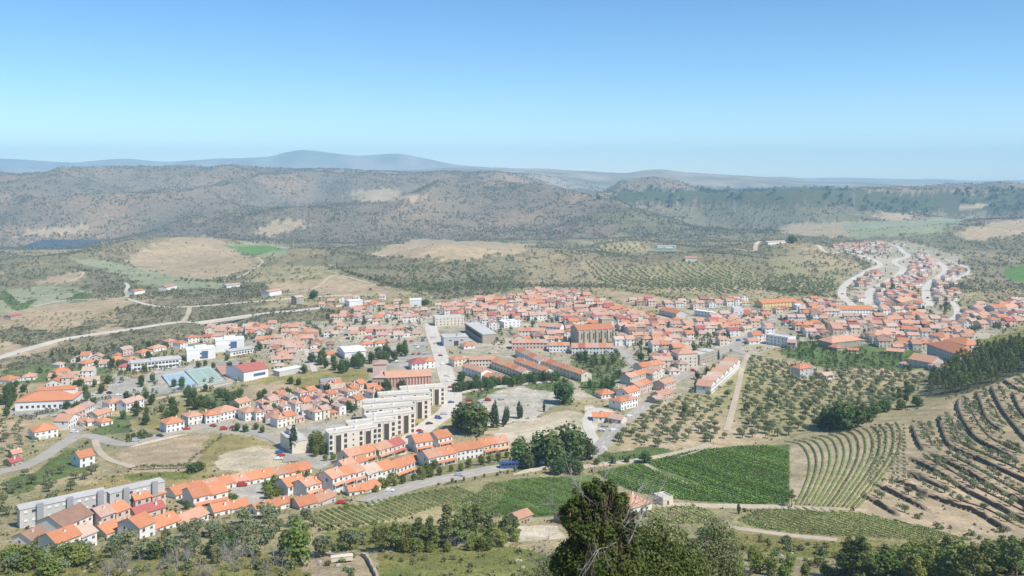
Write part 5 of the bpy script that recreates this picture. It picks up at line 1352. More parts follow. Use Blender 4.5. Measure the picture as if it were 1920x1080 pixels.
# low hedge by the village road
for i in range(12): plant_px('shrub', 243+i*3.4, 829-i*.9, random.uniform(7,9), "hedge bushes along the village road", "clipped bush of the hedge along the village road")
# scrubby shrubs near the viewer
gs = ("shrubs on the near slope","low green shrub scattered on the near slope")
for poly, gap, hh in (([(0,1010),(300,1000),(560,1000),(690,1040),(690,1090),(0,1090)],7,2.2),([(700,1035),(960,1020),(1060,1090),(690,1090)],9,1.2),([(1280,1000),(1480,1010),(1720,1040),(1900,1040),(1900,1090),(1280,1090)],6,2.0),([(560,990),(720,975),(960,985),(960,1010),(600,1030)],7,1.8),([(1700,960),(1920,1000),(1920,1030),(1760,1010)],8,1.6)):
    grove('shrub', poly, gap, hh, gs[0], gs[1], .3, .45, .25, houses=True, hv=.5)
# bigger trees at the lower left
for kd,px,py,hp,ds,wd in (('oak',556,1060,92,"tall dark green tree leaning over the dirt yard",1.0),('oak',538,1042,50,"dark green tree behind the dirt yard",1.2),('olive',605,1044,40,"brownish half-dry tree beside the dirt yard",1.2),('broad',285,1048,34,"round dark bush on the near slope",1.5),('broad',412,1040,44,"dense dark tree on the near slope",1.4),('broad',432,1032,36,"dense dark tree on the near slope",1.4),('olive',655,1032,42,"grey olive tree above the curved stone wall",1.2),
   ('oak',120,1058,44,"bright green tree below the white cottage",1.4),('oak',145,1062,46,"bright green tree below the white cottage",1.4),('oak',50,1070,50,"bright green tree at the bottom left corner",1.4),('oak',20,1060,40,"bright green tree at the bottom left corner",1.4),('oak',90,1085,46,"bright green tree at the bottom left corner",1.5),('olive',240,1020,30,"olive tree below the cottages",1.2),('olive',350,1010,34,"olive tree below the cottages",1.2),('olive',470,1000,30,"olive tree below the cottages",1.2),('olive',505,990,28,"olive tree below the cottages",1.2)):
    plant_px(kd, px, py, hp, None, None, ds, wd)

# dark lines of bushes on the middle hills
for A_, B_, n_, hp_ in (((340,527),(418,530),16,7),((640,508),(800,556),40,6),((1172,546),(1290,563),34,5),((1040,470),(1085,490),10,6),((586,560),(590,556),2,16),((790,572),(805,572),4,12),((1485,455),(1492,455),2,14),((150,508),(250,520),16,5),((1440,545),(1570,560),18,9),((1660,560),(1680,530),6,9)):
    for i in range(n_): t = (i+random.random()*.6)/n_; plant_px('broad', A_[0]+(B_[0]-A_[0])*t, A_[1]+(B_[1]-A_[1])*t+random.gauss(0,.8), hp_*random.uniform(.7,1.2), "dark bushes in lines on the middle hills", "dark bush in a line along the middle hills", None, 1.5)
for i in range(34): plant_px('oak', random.uniform(700,965), random.uniform(1008,1036), random.uniform(16,30), "bushes under the straggling pines", "green bush among the straggling pines below the vineyard", None, 1.5)
# build them: the 290 largest of each kind one by one, the rest as a mass
mass = {}
for kd in HGT:
    P = [p for p in PLANTS if p['k'] == kd]
    P = [p for p in P if -30 < CX+F*p['x']/p['y'] < 1950]
    P.sort(key=lambda p: -((p['h'] or 1)/p['y']+(1 if p['l'] is None else 0)))
    for i, p in enumerate(P):
        s = p['h']/HGT[kd]; z = float(gz(p['x'], p['y'])); rz = random.uniform(0, 6.28); w_ = s*p['wd']*random.uniform(.9,1.12)
        cm, tm, V, Q = PROTO[kd][i % 5]
        if i >= 292:
            mass.setdefault(kd, []).append((p, z, rz, w_, s)); continue
        if tm is None: o = link(NAME[kd], cm, None, (p['x'],p['y'],z), rz)
        else:
            o = empty(NAME[kd], (p['x'],p['y'],z), rz); link("crown", cm, o); link("trunk", tm, o)
        o.scale = (w_, w_, s)
        if p['l'] is not None: tag(o, p['l'], 'shrub' if kd == 'shrub' else 'tree', p['g'])
        else: register(o, p['d'], p['g'], (p['x'],p['y'],z+p['h']), 'shrub' if kd == 'shrub' else 'tree')
MASSNAME = {'olive':('distant_olive_grove',"far olive trees dotted in rows over the brown hills",'olive grove'),'broad':('distant_greenery',"small dark trees scattered through the far side of the town",'trees'),'shrub':('undergrowth',"low shrubs thickening on the slopes",'undergrowth'),'pine':('distant_pinewood',"dark mass of pines",'wood'),'oak':('thicket',"green thicket",'thicket'),'cypress':('distant_cypress_wood',"far cypresses",'wood')}
def scatter_mesh(name, pts, V, Q, keep, mat):
    """pts: rows of x,y,z,rot,wide,high ; V,Q one tuft ; keep: quads used per tuft"""
    pts = np.asarray(pts); n = len(pts); sel = RS.permutation(len(Q))[:keep]; tv = V.reshape(-1,4,3)[sel].reshape(-1,3)
    c, s = np.cos(pts[:,3]), np.sin(pts[:,3])
    X = (tv[None,:,0]*c[:,None]-tv[None,:,1]*s[:,None])*pts[:,4:5]+pts[:,0:1]
    Y = (tv[None,:,0]*s[:,None]+tv[None,:,1]*c[:,None])*pts[:,4:5]+pts[:,1:2]
    Z = tv[None,:,2]*pts[:,5:6]+pts[:,2:3]
    W_ = np.stack([X,Y,Z],-1).reshape(-1,3); return link(name, np_mesh(name, W_, np.arange(len(W_)).reshape(-1,4), [mat]))
for kd, L in mass.items():
    nm, lb, ct = MASSNAME[kd]; cm, tm, V, Q = PROTO[kd][0]
    V2 = V.copy().reshape(-1,4,3); ce = V2.mean(1, keepdims=True); V2 = ce+(V2-ce)*2.0
    stuff(scatter_mesh(nm, [(p['x'],p['y'],z,r,w,s) for p,z,r,w,s in L], V2.reshape(-1,3), Q, 60, LEAF[kd]), lb, ct)
    print("MASS", kd, len(L))
# ---------------------------------------------------------------- uncountable scrub
def scrub_field(name, n, y0, y1, size, dens, label, mat, keep=9, big=3.0, xr=.66, cat='scrub'):
    Y = np.sqrt(RS.rand(n)*(y1**2-y0**2)+y0**2); U = (RS.rand(n)*2-1)*xr; X = U*Y
    r, c = gidx(X, Y); cid = CID[np.round(r).astype(int), np.round(c).astype(int)]
    pr = np.array([dens.get(k, 0.0) for k in CNAMES])[cid]
    pr = pr*np.clip((fbm(X/size/11., Y/size/16., 71, 4)-.38)*5.5, 0.03, 1.3)
    ok = RS.rand(n) < pr; X, Y = X[ok], Y[ok]
    if y0 < 1200:
        bad = np.zeros(len(X), bool)
        for fx,fy,fr in FOOT: bad |= (X-fx)**2+(Y-fy)**2 < (fr+.5)**2
        for L, w in ROADL:
            m = (X > L[:,0].min()-9) & (X < L[:,0].max()+9) & (Y > L[:,1].min()-9) & (Y < L[:,1].max()+9)
            for i in np.nonzero(m)[0]:
                if np.min(np.hypot(L[:,0]-X[i], L[:,1]-Y[i])) < w/2+1.0: bad[i] = True
        X, Y = X[~bad], Y[~bad]
    s = size*(0.45+0.9*RS.rand(len(X))**1.8); Z = gz(X, Y)
    cm, tm, V, Q = PROTO['shrub'][1]; V2 = V.reshape(-1,4,3); ce = V2.mean(1, keepdims=True); V2 = (ce+(V2-ce)*big).reshape(-1,3)
    o = scatter_mesh(name, np.stack([X,Y,Z-.1*s,RS.rand(len(X))*6.28,s,s*(.75+.5*RS.rand(len(X)))],1), V2, Q, keep, mat)
    print("SCRUB", name, len(X)); return stuff(o, label, cat)
scrub_field("scrub", 60000, 190, 1250, 0.95, {'dry':.5,'scrub':.95,'town':.22,'grass':.3,'green':.55,'dgrass':.12,'soil':.12,'terrace':.1,'palegreen':.05,'hill':.6,'pine':.5,'pale':.03,'fallow':.02}, "patchy low scrub and weeds on the dry ground", LEAF['scrub'], 10, 2.0)
scrub_field("bush_scrub", 26000, 560, 1300, 1.7, {'scrub':.95,'hill':.35,'dry':.2,'green':.5}, "dark green bushes thickening along the highway and field edges", LEAF['scrub'], 14, 1.8)
scrub_field("meadow_grass", 90000, 180, 480, 0.34, {'grass':.95,'green':.7,'dgrass':.25,'dry':.2}, "tufts of yellow-green grass on the near meadows", LEAF['meadow'], 8, 2.4, cat='grass')
scrub_field("hillside_scrub", 110000, 1150, 3200, 2.5, {'hill':.5,'scrub':.95,'dry':.4,'pine':.9,'canyon':.7,'palegreen':.1,'soil':.08,'fallow':.015,'town':.1}, "dark scrub and scattered bushes over the middle hills", LEAF['farscrub'], 9, 2.2)
scrub_field("canyon_scrub", 170000, 2700, 7000, 4.6, {'hill':.4,'scrub':.8,'canyon':1.0,'pine':.0,'far':.5}, "dark bushes dotted over the canyon slopes", LEAF['farscrub'], 7, 2.2)
scrub_field("far_forest", 30000, 2700, 8000, 13.0, {'pine':.95}, "dark forest covering the plateau beyond the town", LEAF['forest'], 8, 2.2, cat='forest')
# ---------------------------------------------------------------- vineyards
def vine_mesh(L, rs, half=.32, hgt=1.15, per=7, size=.30, yellow=0.0, mats=('vine','vine_yellow')):
    n = len(L); z = gz(L[:,0], L[:,1]); seg = np.hypot(*(L[1:]-L[:-1]).T); tot = seg.sum(); m = max(8, int(tot*per))
    t = np.sort(rs.rand(m))*(n-1); i = np.clip(t.astype(int), 0, n-2); f = t-i
    P = L[i]*(1-f)[:,None]+L[i+1]*f[:,None]; zz = z[i]*(1-f)+z[i+1]*f
    a = rs.rand(m)*pi; d = L[np.clip(i+1,0,n-1)]-L[i]; d = d/(np.linalg.norm(d,axis=1)[:,None]+1e-9); nr = np.stack([-d[:,1],d[:,0]],1)
    c = np.column_stack([P+nr*(np.cos(a)*half*(.7+.5*rs.rand(m)))[:,None], zz+hgt*(.25+.75*np.sin(a)*(.8+.3*rs.rand(m)))])
    nn = np.column_stack([nr*np.cos(a)[:,None], np.sin(a)])+rs.normal(size=(m,3))*.4; nn /= np.linalg.norm(nn,axis=1)[:,None]
    u = np.column_stack([d, np.zeros(m)])+rs.normal(size=(m,3))*.3; u -= nn*(u*nn).sum(1)[:,None]; u /= np.linalg.norm(u,axis=1)[:,None]; v = np.cross(nn,u)
    s = (size*(.7+.7*rs.rand(m)))[:,None]
    V = np.stack([c-u*s, c-v*s*.8, c+u*s, c+v*s*.8],1).reshape(-1,3)
    yl = yellow(P[:,0],P[:,1]) if callable(yellow) else np.full(m, yellow)
    mi = (rs.rand(m) < yl).astype(int)
    return np_mesh("vine_row", V, np.arange(4*m).reshape(m,4), [LEAF[k] for k in mats], mat_idx=mi)
NV = [0]
def vineyard(poly, vp, gap, label, group, yellow=0.0, drop=0.0, minlen=9, **kw):
    """rows run to the vanishing point vp (photo x), spaced gap metres"""
    wp = wpoly(poly, 6); A = np.array(wp); d = np.array([(vp-CX)/F, 1.0]); d /= np.linalg.norm(d); nr = np.array([d[1],-d[0]])
    q = A@nr; rs = np.random.RandomState(5)
    for c in np.arange(q.min()+gap*.5, q.max(), gap):
        s = []   # crossings of this row with the outline
        for i in range(len(A)):
            a, b = q[i]-c, q[(i+1)%len(A)]-c
            if a*b < 0: t = a/(a-b); s.append(float((A[i]+(A[(i+1)%len(A)]-A[i])*t)@d))
        s.sort()
        for s0, s1 in zip(s[::2], s[1::2]):
            if s1-s0 < max(minlen, 16): continue
            k = max(2, int((s1-s0)/2)); tt = np.linspace(s0, s1, k+1); L = nr*c+d*tt[:,None]
            L = L+nr*np.cumsum(rs.normal(size=k+1)*.02)[:,None]
            tag(link("vine_row", vine_mesh(L, rs, yellow=yellow, **kw)), label, "vine row", group); NV[0] += 1
ylow = lambda px0, py0, w: (lambda X, Y: np.clip((YH+F*(H-gz(X,Y))/Y-py0)/w, 0, .85)*(vnoise(X/9.,Y/9.,77)*.8+.4))
vineyard([(564,968),(640,951),(760,929),(880,909),(910,907),(890,927),(820,951),(745,976),(612,998)], -20, 2.75, "green vine row in the striped vineyard directly below the lower road", "vine rows of the striped vineyard below the lower road", ylow(0,958,130), size=.2, half=.27, per=17, hgt=.85)
vineyard([(914,907),(1000,898),(1072,896),(1105,904),(1085,930),(1060,965),(980,972),(860,964),(752,975),(828,950),(896,926)], -380, 2.7, "dense green vine row in the vineyard behind the big dark tree", "vine rows of the vineyard behind the big dark tree", .1, per=16, half=.36, size=.22, hgt=.9)
vineyard([(1118,886),(1206,872),(1255,895),(1440,940),(1440,947),(1280,938),(1180,922)], 150, 2.2, "vine row in the narrow green vineyard left of the diagonal track", "vine rows left of the diagonal vineyard track", .12, per=9, half=.5, size=.36)
vineyard([(1214,868),(1300,847),(1385,838),(1478,835),(1478,944),(1448,944),(1265,892)], 150, 2.2, "vine row in the big solid green vineyard beside the contour terraces", "vine rows of the big green vineyard", .06, per=9, half=.55, size=.38)
vineyard([(1368,984),(1420,957),(1500,952),(1620,964),(1760,996),(1826,1016),(1700,1014),(1480,1001)], 330, 2.8, "vine row turning yellow in the lowest vineyard under the walled terraces", "vine rows of the lowest vineyard", ylow(0,988,40), size=.19, half=.22, per=20, hgt=.85)
vineyard([(1195,962),(1300,947),(1356,956),(1320,984),(1245,984)], 330, 2.6, "straggling yellow-green vine row beside the farmhouse", "vine rows beside the farmhouse", .4)
# contour vineyard : rows bend with the slope between two traced edges
Ledge = smooth_line([tuple(at(*p))[:2] for p in [(1466,829),(1492,834),(1504,850),(1506,875),(1499,915),(1490,946)]], 1.5)
Redge = smooth_line([tuple(at(*p))[:2] for p in [(1690,790),(1698,810),(1696,835),(1680,868),(1650,905),(1612,954)]], 1.5)
def resamp(L, n):
    s = np.concatenate([[0], np.cumsum(np.hypot(*(L[1:]-L[:-1]).T))]); t = np.linspace(0, s[-1], n); return np.column_stack([np.interp(t,s,L[:,0]),np.interp(t,s,L[:,1])])
Le, Re = resamp(Ledge,40), resamp(Redge,40); rs_ = np.random.RandomState(9)
for k in range(14):
    t = (k+.3)/14; bow = np.sin(np.linspace(0,pi,40))*2.2; L = Le*(1-t)+Re*t+np.column_stack([bow*(1-t),bow*0])
    tag(link("vine_row", vine_mesh(L, rs_, half=.42, hgt=.8, per=16, size=.26, yellow=.45, mats=('bank','vine'))), "pale green curving vine row on the contour terraces right of the green vineyard", "vine row", "curving vine rows of the contour terraces")
print("VINES", NV[0])
# ---------------------------------------------------------------- terrace walls
def stone_wall(L, h, th, label, mat='drystone', name="stone_wall", group=None, base=-.9):
    rs = np.random.RandomState(len(L)); L = np.asarray(L); d = np.gradient(L, axis=0); d /= np.linalg.norm(d,axis=1)[:,None]+1e-9; nr = np.stack([-d[:,1],d[:,0]],1)
    z = gz(L[:,0],L[:,1]); hh = h*(.75+.45*fbm(L[:,0]/4.,L[:,1]/4.,len(L)%50,3)); ends = np.clip(np.minimum(np.arange(len(L)),np.arange(len(L))[::-1])/3.,.25,1); hh = hh*ends
    w = th/2*(1+.25*rs.normal(size=len(L))*.5)
    prof = [np.column_stack([L+nr*(w*1.25)[:,None], z+base]), np.column_stack([L+nr*w[:,None], z+hh]), np.column_stack([L-nr*w[:,None], z+hh+.05*rs.normal(size=len(L))]), np.column_stack([L-nr*(w*1.25)[:,None], z+base])]
    V = np.stack(prof,1); N = len(L); idx = np.arange(N*4).reshape(N,4)
    q = np.stack([idx[:-1,:-1],idx[:-1,1:],idx[1:,1:],idx[1:,:-1]],-1).reshape(-1,4)
    caps = np.array([[idx[0,0],idx[0,3],idx[0,2],idx[0,1]],[idx[-1,0],idx[-1,1],idx[-1,2],idx[-1,3]]])
    return tag(link(name, np_mesh(name, V.reshape(-1,3), np.vstack([q,caps]), [M[mat]])), label, "wall", group)
WL = ["short dark terrace wall at the head of the contour vineyard","very long dark terrace wall bending from the hill crest to the right edge","dark terrace wall starting at the pine wood edge, above the longest wall","steep dark terrace wall high on the hill, below the pines","long curved terrace wall near the top of the hill","short terrace wall just under the crest at the right edge","topmost terrace wall beside the wood at the right edge",
 "straight dark terrace wall across the middle of the terraces","straight dark terrace wall starting at the dirt ramp, running to the lower right","tiny terrace wall stub by the dirt ramp","medium terrace wall just below the dirt ramp","terrace wall beside the three dark bushes, lower part of the slope","thick dark terrace wall in the lower middle of the slope","second lowest terrace wall on the left flank","lowest short terrace wall above the yellowing vineyard"]
for L, lb in zip(TERR_W, WL): stone_wall(L, 1.0, .6, lb, group="dry-stone terrace walls", base=-2.2)
for L, lb in zip(TERR_W, WL):
    if len(L) < 22: continue
    d_ = np.gradient(L, axis=0); d_ /= np.linalg.norm(d_, axis=1)[:,None]; n_ = np.stack([d_[:,1],-d_[:,0]],1)
    for off in (-6.5,):
        Q_ = L[3:-3]+n_[3:-3]*off; ok_ = [not any(np.min(np.hypot(K_[:,0]-x, K_[:,1]-y)) < 3.0 for K_ in TERR_W) for x, y in Q_]
        run = [q for q, k_ in zip(Q_, ok_) if k_]
        if len(run) > 8 and max(hypot(*(run[i+1]-run[i])) for i in range(len(run)-1)) < 6: stone_wall(np.array(run), .55, .5, "low stone edging uphill of the "+" ".join(lb.split(',')[0].replace('dark ','').split()[:9]), group="low stone edgings of the terraces", name="stone_edging", base=-.8)
stone_wall(smooth_line([tuple(at(*p))[:2] for p in [(672,1040),(686,1046),(696,1062),(706,1082),(716,1110)]],1.0), 1.3, .8, "curved grey stone wall bounding the dirt yard at the bottom", 'stonework')
stone_wall(smooth_line([tuple(at(*p))[:2] for p in [(588,1034),(612,1042),(640,1046),(668,1042)]],1.0), 1.1, .7, "low tumbled stone wall under the grey olive tree", 'stonework')
stone_wall(smooth_line([tuple(at(*p))[:2] for p in [(962,890),(1000,884),(1058,872)]],2.0), 1.6, .5, "long pale wall between the lower road and the vineyard", 'concrete')
stone_wall(smooth_line([tuple(at(*p))[:2] for p in [(855,740),(900,731),(960,724),(1040,716)]],2.0), 1.4, .5, "white topped wall behind the quarry yard trees", 'concrete')
stone_wall(smooth_line([tuple(at(*p))[:2] for p in [(245,838),(300,826),(350,814)]],2.0), 1.0, .4, "low pale wall along the lower side of the village road", 'concrete')
stone_wall(smooth_line([tuple(at(*p))[:2] for p in [(1265,862),(1300,852),(1335,838)]],2.0), 1.2, .5, "stone wall along the track above the big green vineyard", 'stonework')

# ---------------------------------------------------------------- the near trees at the bottom of the picture
def near_tree(name, label, Y, trunk_px, blobs_px, n, size, kind, twigs=(), seed=1):
    rs = np.random.RandomState(seed); k = Y/F
    bx = (trunk_px-CX)*k; bz = float(gz(bx, Y)); o = empty(name, (bx, Y, bz))
    bl = [(((px-CX)*k-bx, dy, H-(py-YH)*k-bz), (r*k*1.05, r*k*1.05, r*k)) for px,py,r,dy in blobs_px]
    V, Q = leaf_cloud(bl, n, size, rs, .35, 1.0); link("crown", np_mesh("crown", V, Q, [LEAF[kind]]), o)
    tb = MB(); top = max(b[0][2] for b in bl); hub = Vector((0, 0, top*.42)); limb(tb, (0,0,-1), hub, .34, .26, rs, 4, .05, 8)
    for b in bl:
        P = limb(tb, hub+Vector((0,0,rs.rand()*top*.15)), b[0], .15, .05, rs, 5, .12)
        for _ in range(3):
            e = Vector(b[0])+Vector(rs.normal(size=3)*b[1][0]*.6); limb(tb, P[3], e, .05, .015, rs, 3, .15, 4)
    link("trunk", tb.mesh("trunk",[M['bark']],True), o)
    for (pts, r) in twigs:
        db = MB(); W3 = [Vector(((px-CX)*k-bx, dy, H-(py-YH)*k-bz)) for px,py,dy in pts]
        for i in range(len(W3)-1):
            limb(db, W3[i], W3[i+1], r*(1-i/len(W3)), r*(1-(i+1)/len(W3))+.008, rs, 3, .06, 5)
            for _ in range(7):
                a = W3[i].lerp(W3[i+1], rs.rand()); dr = (W3[i+1]-W3[i]).normalized()+Vector(rs.normal(size=3))*.8; ll = rs.uniform(.35,1.1)
                e = a+dr*ll; limb(db, a, e, .022, .006, rs, 2, .1, 4)
                for _ in range(3): limb(db, a.lerp(e,rs.rand()), e+Vector(rs.normal(size=3))*.3, .009, .004, rs, 2, .1, 3)
        link("dead_branch", db.mesh("dead_branch",[M['deadwood']],True), o)
    return tag(o, label, "tree")
rs_n = np.random.RandomState(17); big_bl = []
for px,py,r,dy in [(1108,948,34,0),(1150,945,30,.6),(1088,985,32,-.5),(1128,985,44,0),(1165,985,30,.5),(1190,1018,26,.4),(1078,1040,36,-.4),(1120,1040,50,0),(1172,1060,46,.3),(1062,1080,36,0),(1120,1095,64,.2),(1185,1100,46,.2),(1095,922,16,.2),(1140,915,14,-.2),(1070,1005,20,.6),(1045,1060,18,.3)]:
    for k in range(5 if r > 25 else 2):
        a_ = rs_n.normal(size=3); a_ /= np.linalg.norm(a_); big_bl.append((px+a_[0]*r*.72, py+a_[1]*r*.72, r*rs_n.uniform(.26,.46), dy+a_[2]*r*.03))
for i in range(34):
    t_ = rs_n.uniform(-2.9,.3); big_bl.append((1122+cos(t_)*rs_n.uniform(44,62)*(1+.35*max(0,sin(-t_)<.4)), 985+sin(t_)*rs_n.uniform(60,80), rs_n.uniform(6,12), rs_n.normal()*.5))
near_tree("oak_tree", "big dark oak with dead grey twigs, in front of the vineyards at the bottom", 62, 1125, big_bl+[(px,py,r*.8,dy) for px,py,r,dy in [(1108,950,34,0),(1150,948,30,.6),(1088,985,32,-.5),(1128,985,44,0),(1165,985,30,.5),(1190,1018,26,.4),(1078,1040,36,-.4),(1120,1040,50,0),(1172,1060,46,.3),(1062,1080,36,0),(1120,1095,64,.2),(1185,1100,46,.2)]], 32000, .105, 'oakdark',
  [([(1128,940,.2),(1132,905,.2),(1136,880,.1)],.035),([(1160,970,-1.2),(1182,930,-1.3),(1196,902,-1.2)],.04),([(1150,1000,-1.5),(1110,1010,-2.2),(1084,1040,-2.6)],.032),([(1100,950,-.5),(1085,912,-.6),(1070,890,-.5)],.03),([(1175,1010,-.8),(1200,960,-.8),(1215,915,-.7)],.04),([(1070,1000,0),(1045,965,.2),(1030,945,.2)],.03),([(1165,985,-.6),(1205,945,-.7),(1230,920,-.7)],.045)], 3)
near_tree("oak_tree", "lighter green oak bush right of the big dark oak", 82, 1245,
  [(1228,1000,30,0),(1262,1020,34,.4),(1215,1040,36,-.3),(1250,1060,44,0),(1290,1055,34,.4),(1300,1085,40,0),(1230,1090,50,0),(1205,1075,30,.4)], 9500, .125, 'oakmid', [([(1240,1000,-.6),(1250,960,-.6)],.03)], 4)
near_tree("holm_oak_tree", "grey-green tree with thin crown, second right of the big dark oak", 120, 1345,
  [(1340,988,20,0),(1352,1012,30,.5),(1328,1030,26,-.4),(1360,1045,30,0),(1335,1065,34,0),(1372,1070,24,.4)], 4200, .15, 'holm', [([(1352,1000,0),(1360,968,0)],.03)], 5)
near_tree("oak_tree", "grey-green bush left of the big dark oak, full of bare twigs", 95, 1020,
  [(1020,1065,20,0),(1040,1050,16,.4),(1002,1085,24,-.4),(1035,1095,26,0)], 1100, .12, 'holm',
  [([(1020,1085,0),(1012,1050,0),(1008,1020,.2)],.04),([(1030,1080,.3),(1040,1030,.3)],.03),([(1010,1080,.2),(990,1040,.2)],.03),([(1025,1075,0),(1022,1030,0),(1030,1005,0)],.03)], 6)
# leafless grey trees
def dead_proto(seed):
    rs = np.random.RandomState(seed); b = MB(); P = limb(b, (0,0,-.4), (rs.normal()*.3,rs.normal()*.3,5.0), .14, .03, rs, 5, .06)
    def grow(p, d, L, r, lev):
        e = p+d*L; limb(b, p, e, r, r*.5, rs, 2, .1, 4)
        if lev < 3:
            for _ in range(4): nd = (d+Vector(rs.normal(size=3))*.55+Vector((0,0,.15))).normalized(); grow(p.lerp(e, .4+.6*rs.rand()), nd, L*.62, r*.5, lev+1)
    for i in range(9):
        t = rs.uniform(.25,1); p = P[min(4,int(t*5))]; a = rs.rand()*6.28; grow(p, Vector((cos(a),sin(a),.8)).normalized(), 1.7, .05, 0)
    return b.mesh("bare_tree", [M['deadwood']])
DP = [dead_proto(s) for s in (1,2,3)]
for i,(px,py,hp) in enumerate(((330,1078,52),(352,1070,48),(372,1080,44),(318,1066,40),(420,1062,50),(440,1070,58),(455,1052,48),(472,1066,44),(205,1082,48),(225,1078,54),(250,1086,46),(436,1050,52),(514,1060,44),(530,1070,40),(498,1078,36),(840,1028,40),(285,1090,44),(395,1086,40))):
    p = at(px, py); o = link("bare_tree", DP[i%3], None, p, random.uniform(0,6)); s = hp*p.y/F/6.3; o.scale = (s*1.1,s*1.1,s)
    register(o, "leafless grey tree", "leafless grey trees on the near slope", (p.x,p.y,p.z+hp*p.y/F), "tree")

# ---------------------------------------------------------------- vehicles and street things
CARC = {'white':(0.75,0.75,0.74),'silver':(0.42,0.43,0.45),'dark':(0.05,0.055,0.065),'red':(0.45,0.04,0.04),'blue':(0.06,0.12,0.30)}
for k,c in CARC.items(): M['car_'+k] = plain('car_paint_'+k, c, 0.3, 0.03, 1, spec=.5)
M['tyre'] = plain('tyre_rubber', (0.03,0.03,0.03), .9)
def car_parts(van):
    b = MB(); l, w = 2.1, .86; hb, hr = (1.15,2.0) if van else (.88,1.42)
    prof = [(-l,.35),(l,.35),(l+.02,.62),(l-.12,hb-.12),(l-.95,hb)] + ([(l-1.15,hb),(l-1.6,hr),(-l+.08,hr),(-l,hb)] if van else [(l-1.2,hb),(.45,hr),(-1.15,hr),(-l+.15,hb+.03)]) + [(-l-.02,.6)]
    for s in (-1,1): b.poly([(x,s*w*(.92 if z > hb+.05 else 1),z) for x,z in (prof if s < 0 else prof[::-1])])
    for i in range(len(prof)):
        a, e = prof[i], prof[(i+1)%len(prof)]; fa = .92 if a[1] > hb+.05 else 1; fe = .92 if e[1] > hb+.05 else 1
        b.poly([(a[0],-w*fa,a[1]),(e[0],-w*fe,e[1]),(e[0],w*fe,e[1]),(a[0],w*fa,a[1])][::-1])
    g = MB()
    for s in (-1,1): g.poly([(-1.2,s*(w*.95+.012),hb+.03),(.8,s*(w*.95+.012),hb+.03),(.42,s*(w*.92+.012),hr-.08),(-1.08,s*(w*.92+.012),hr-.08)])
    g.poly([(.86,-.7,hb+.06),(.86,.7,hb+.06),(.5,.66,hr-.06),(.5,-.66,hr-.06)]) if not van else g.poly([(l-1.12,-.7,hb+.08),(l-1.12,.7,hb+.08),(l-1.55,.66,hr-.1),(l-1.55,-.66,hr-.1)])
    t = MB(); t.tube((0,-.1,.31),(0,.1,.31),.31,.31,10); t.poly([(.31*cos(k*pi/5),-.1,.31+.31*sin(k*pi/5)) for k in range(10)])
    return b, g.mesh("window",[M['glass']]), t.mesh("wheel",[M['tyre']])
CP = {}
for v in (0,1):
    b, g, t = car_parts(v); CP[v] = ({k: b.mesh("body",[M['car_'+k]]) for k in CARC}, g, t)
def car(x, y, rz, col, van=0):
    o = empty("parked_van" if van else "parked_car", (x,y,float(gz(x,y))+.16), rz); bd, g, t = CP[van]
    link("body", bd[col], o); link("window", g, o)
    for wx in (-1.3,1.3):
        for wy in (-.78,.78): link("wheel", t, o, (wx,wy,0))
    register(o, f"{col} parked {'van' if van else 'car'}", "cars parked in the town", (x,y,float(gz(x,y))), "van" if van else "car")
cars = []
for r_ in range(4):
    for i in range(8):
        if random.random() < .62: cars.append((716+i*11+r_*2, 644+r_*12-i*.6, 1.3))
for px,py in ((195,733),(205,738),(163,744),(172,742),(222,742),(845,728),(790,815),(787,810),(768,822),(748,842),(642,918),(1245,712),(524,850),(522,862),(527,856),(312,925),(318,922),(455,912),(470,906),(780,648),(905,620),(915,626),(1480,600),(1490,596),(1500,604),(1470,606),(1483,612),(880,640),(1135,800),(1128,808),(420,806),(700,905),(438,803),(1188,690),(1222,712),(812,634),(817,645),(826,668),(830,684),(838,706),(842,716),(846,756),(832,778),(822,786),(805,796),(1220,705),(1205,695),(1195,686),(1175,672),(1242,718),(1237,738),(1180,782),(1150,808),(640,945),(730,922),(860,893),(1300,697),(1320,685),(1385,640),(1410,630),(1425,618),(1450,602),(1640,560),(1632,572),(1640,540),(1590,540),(1580,552),(1740,560),(1738,545),(400,800),(350,806),(300,819),(255,828),(140,812),(170,784),(900,756),(915,752),(880,752),(940,750)): cars.append((px,py,random.uniform(-.4,.6)))
for i,(px,py,rz) in enumerate(cars):
    p = at(px,py); car(p.x, p.y, rz, random.choice(('white','white','silver','silver','dark','red','blue')), 1 if random.random() < .15 else 0)
p = at(958,878); o = empty("bus", (p.x,p.y,p.z+.16), .18)
m = MB(); m.box(-5.5,5.5,-1.25,1.25,.4,3.1,0,True); m.box(-4.5,3,-.9,.9,3.1,3.3,0); part(o,"body",m,[M['car_blue']])
for s in (-1,1):
    m = MB()
    for k in range(6): m.poly([(-4.9+k*1.7,s*1.262,1.6),(-3.5+k*1.7,s*1.262,1.6),(-3.5+k*1.7,s*1.262,2.7),(-4.9+k*1.7,s*1.262,2.7)])
    part(o,"window",m,[M['glass']])
for wx in (-3.4,3.4):
    for wy in (-1.15,1.15): w_ = link("wheel", CP[0][2], o, (wx,wy,0)); w_.scale = (1.6,1.6,1.6)
tag(o, "dark blue bus on the lower road beside the tall trees", "bus")
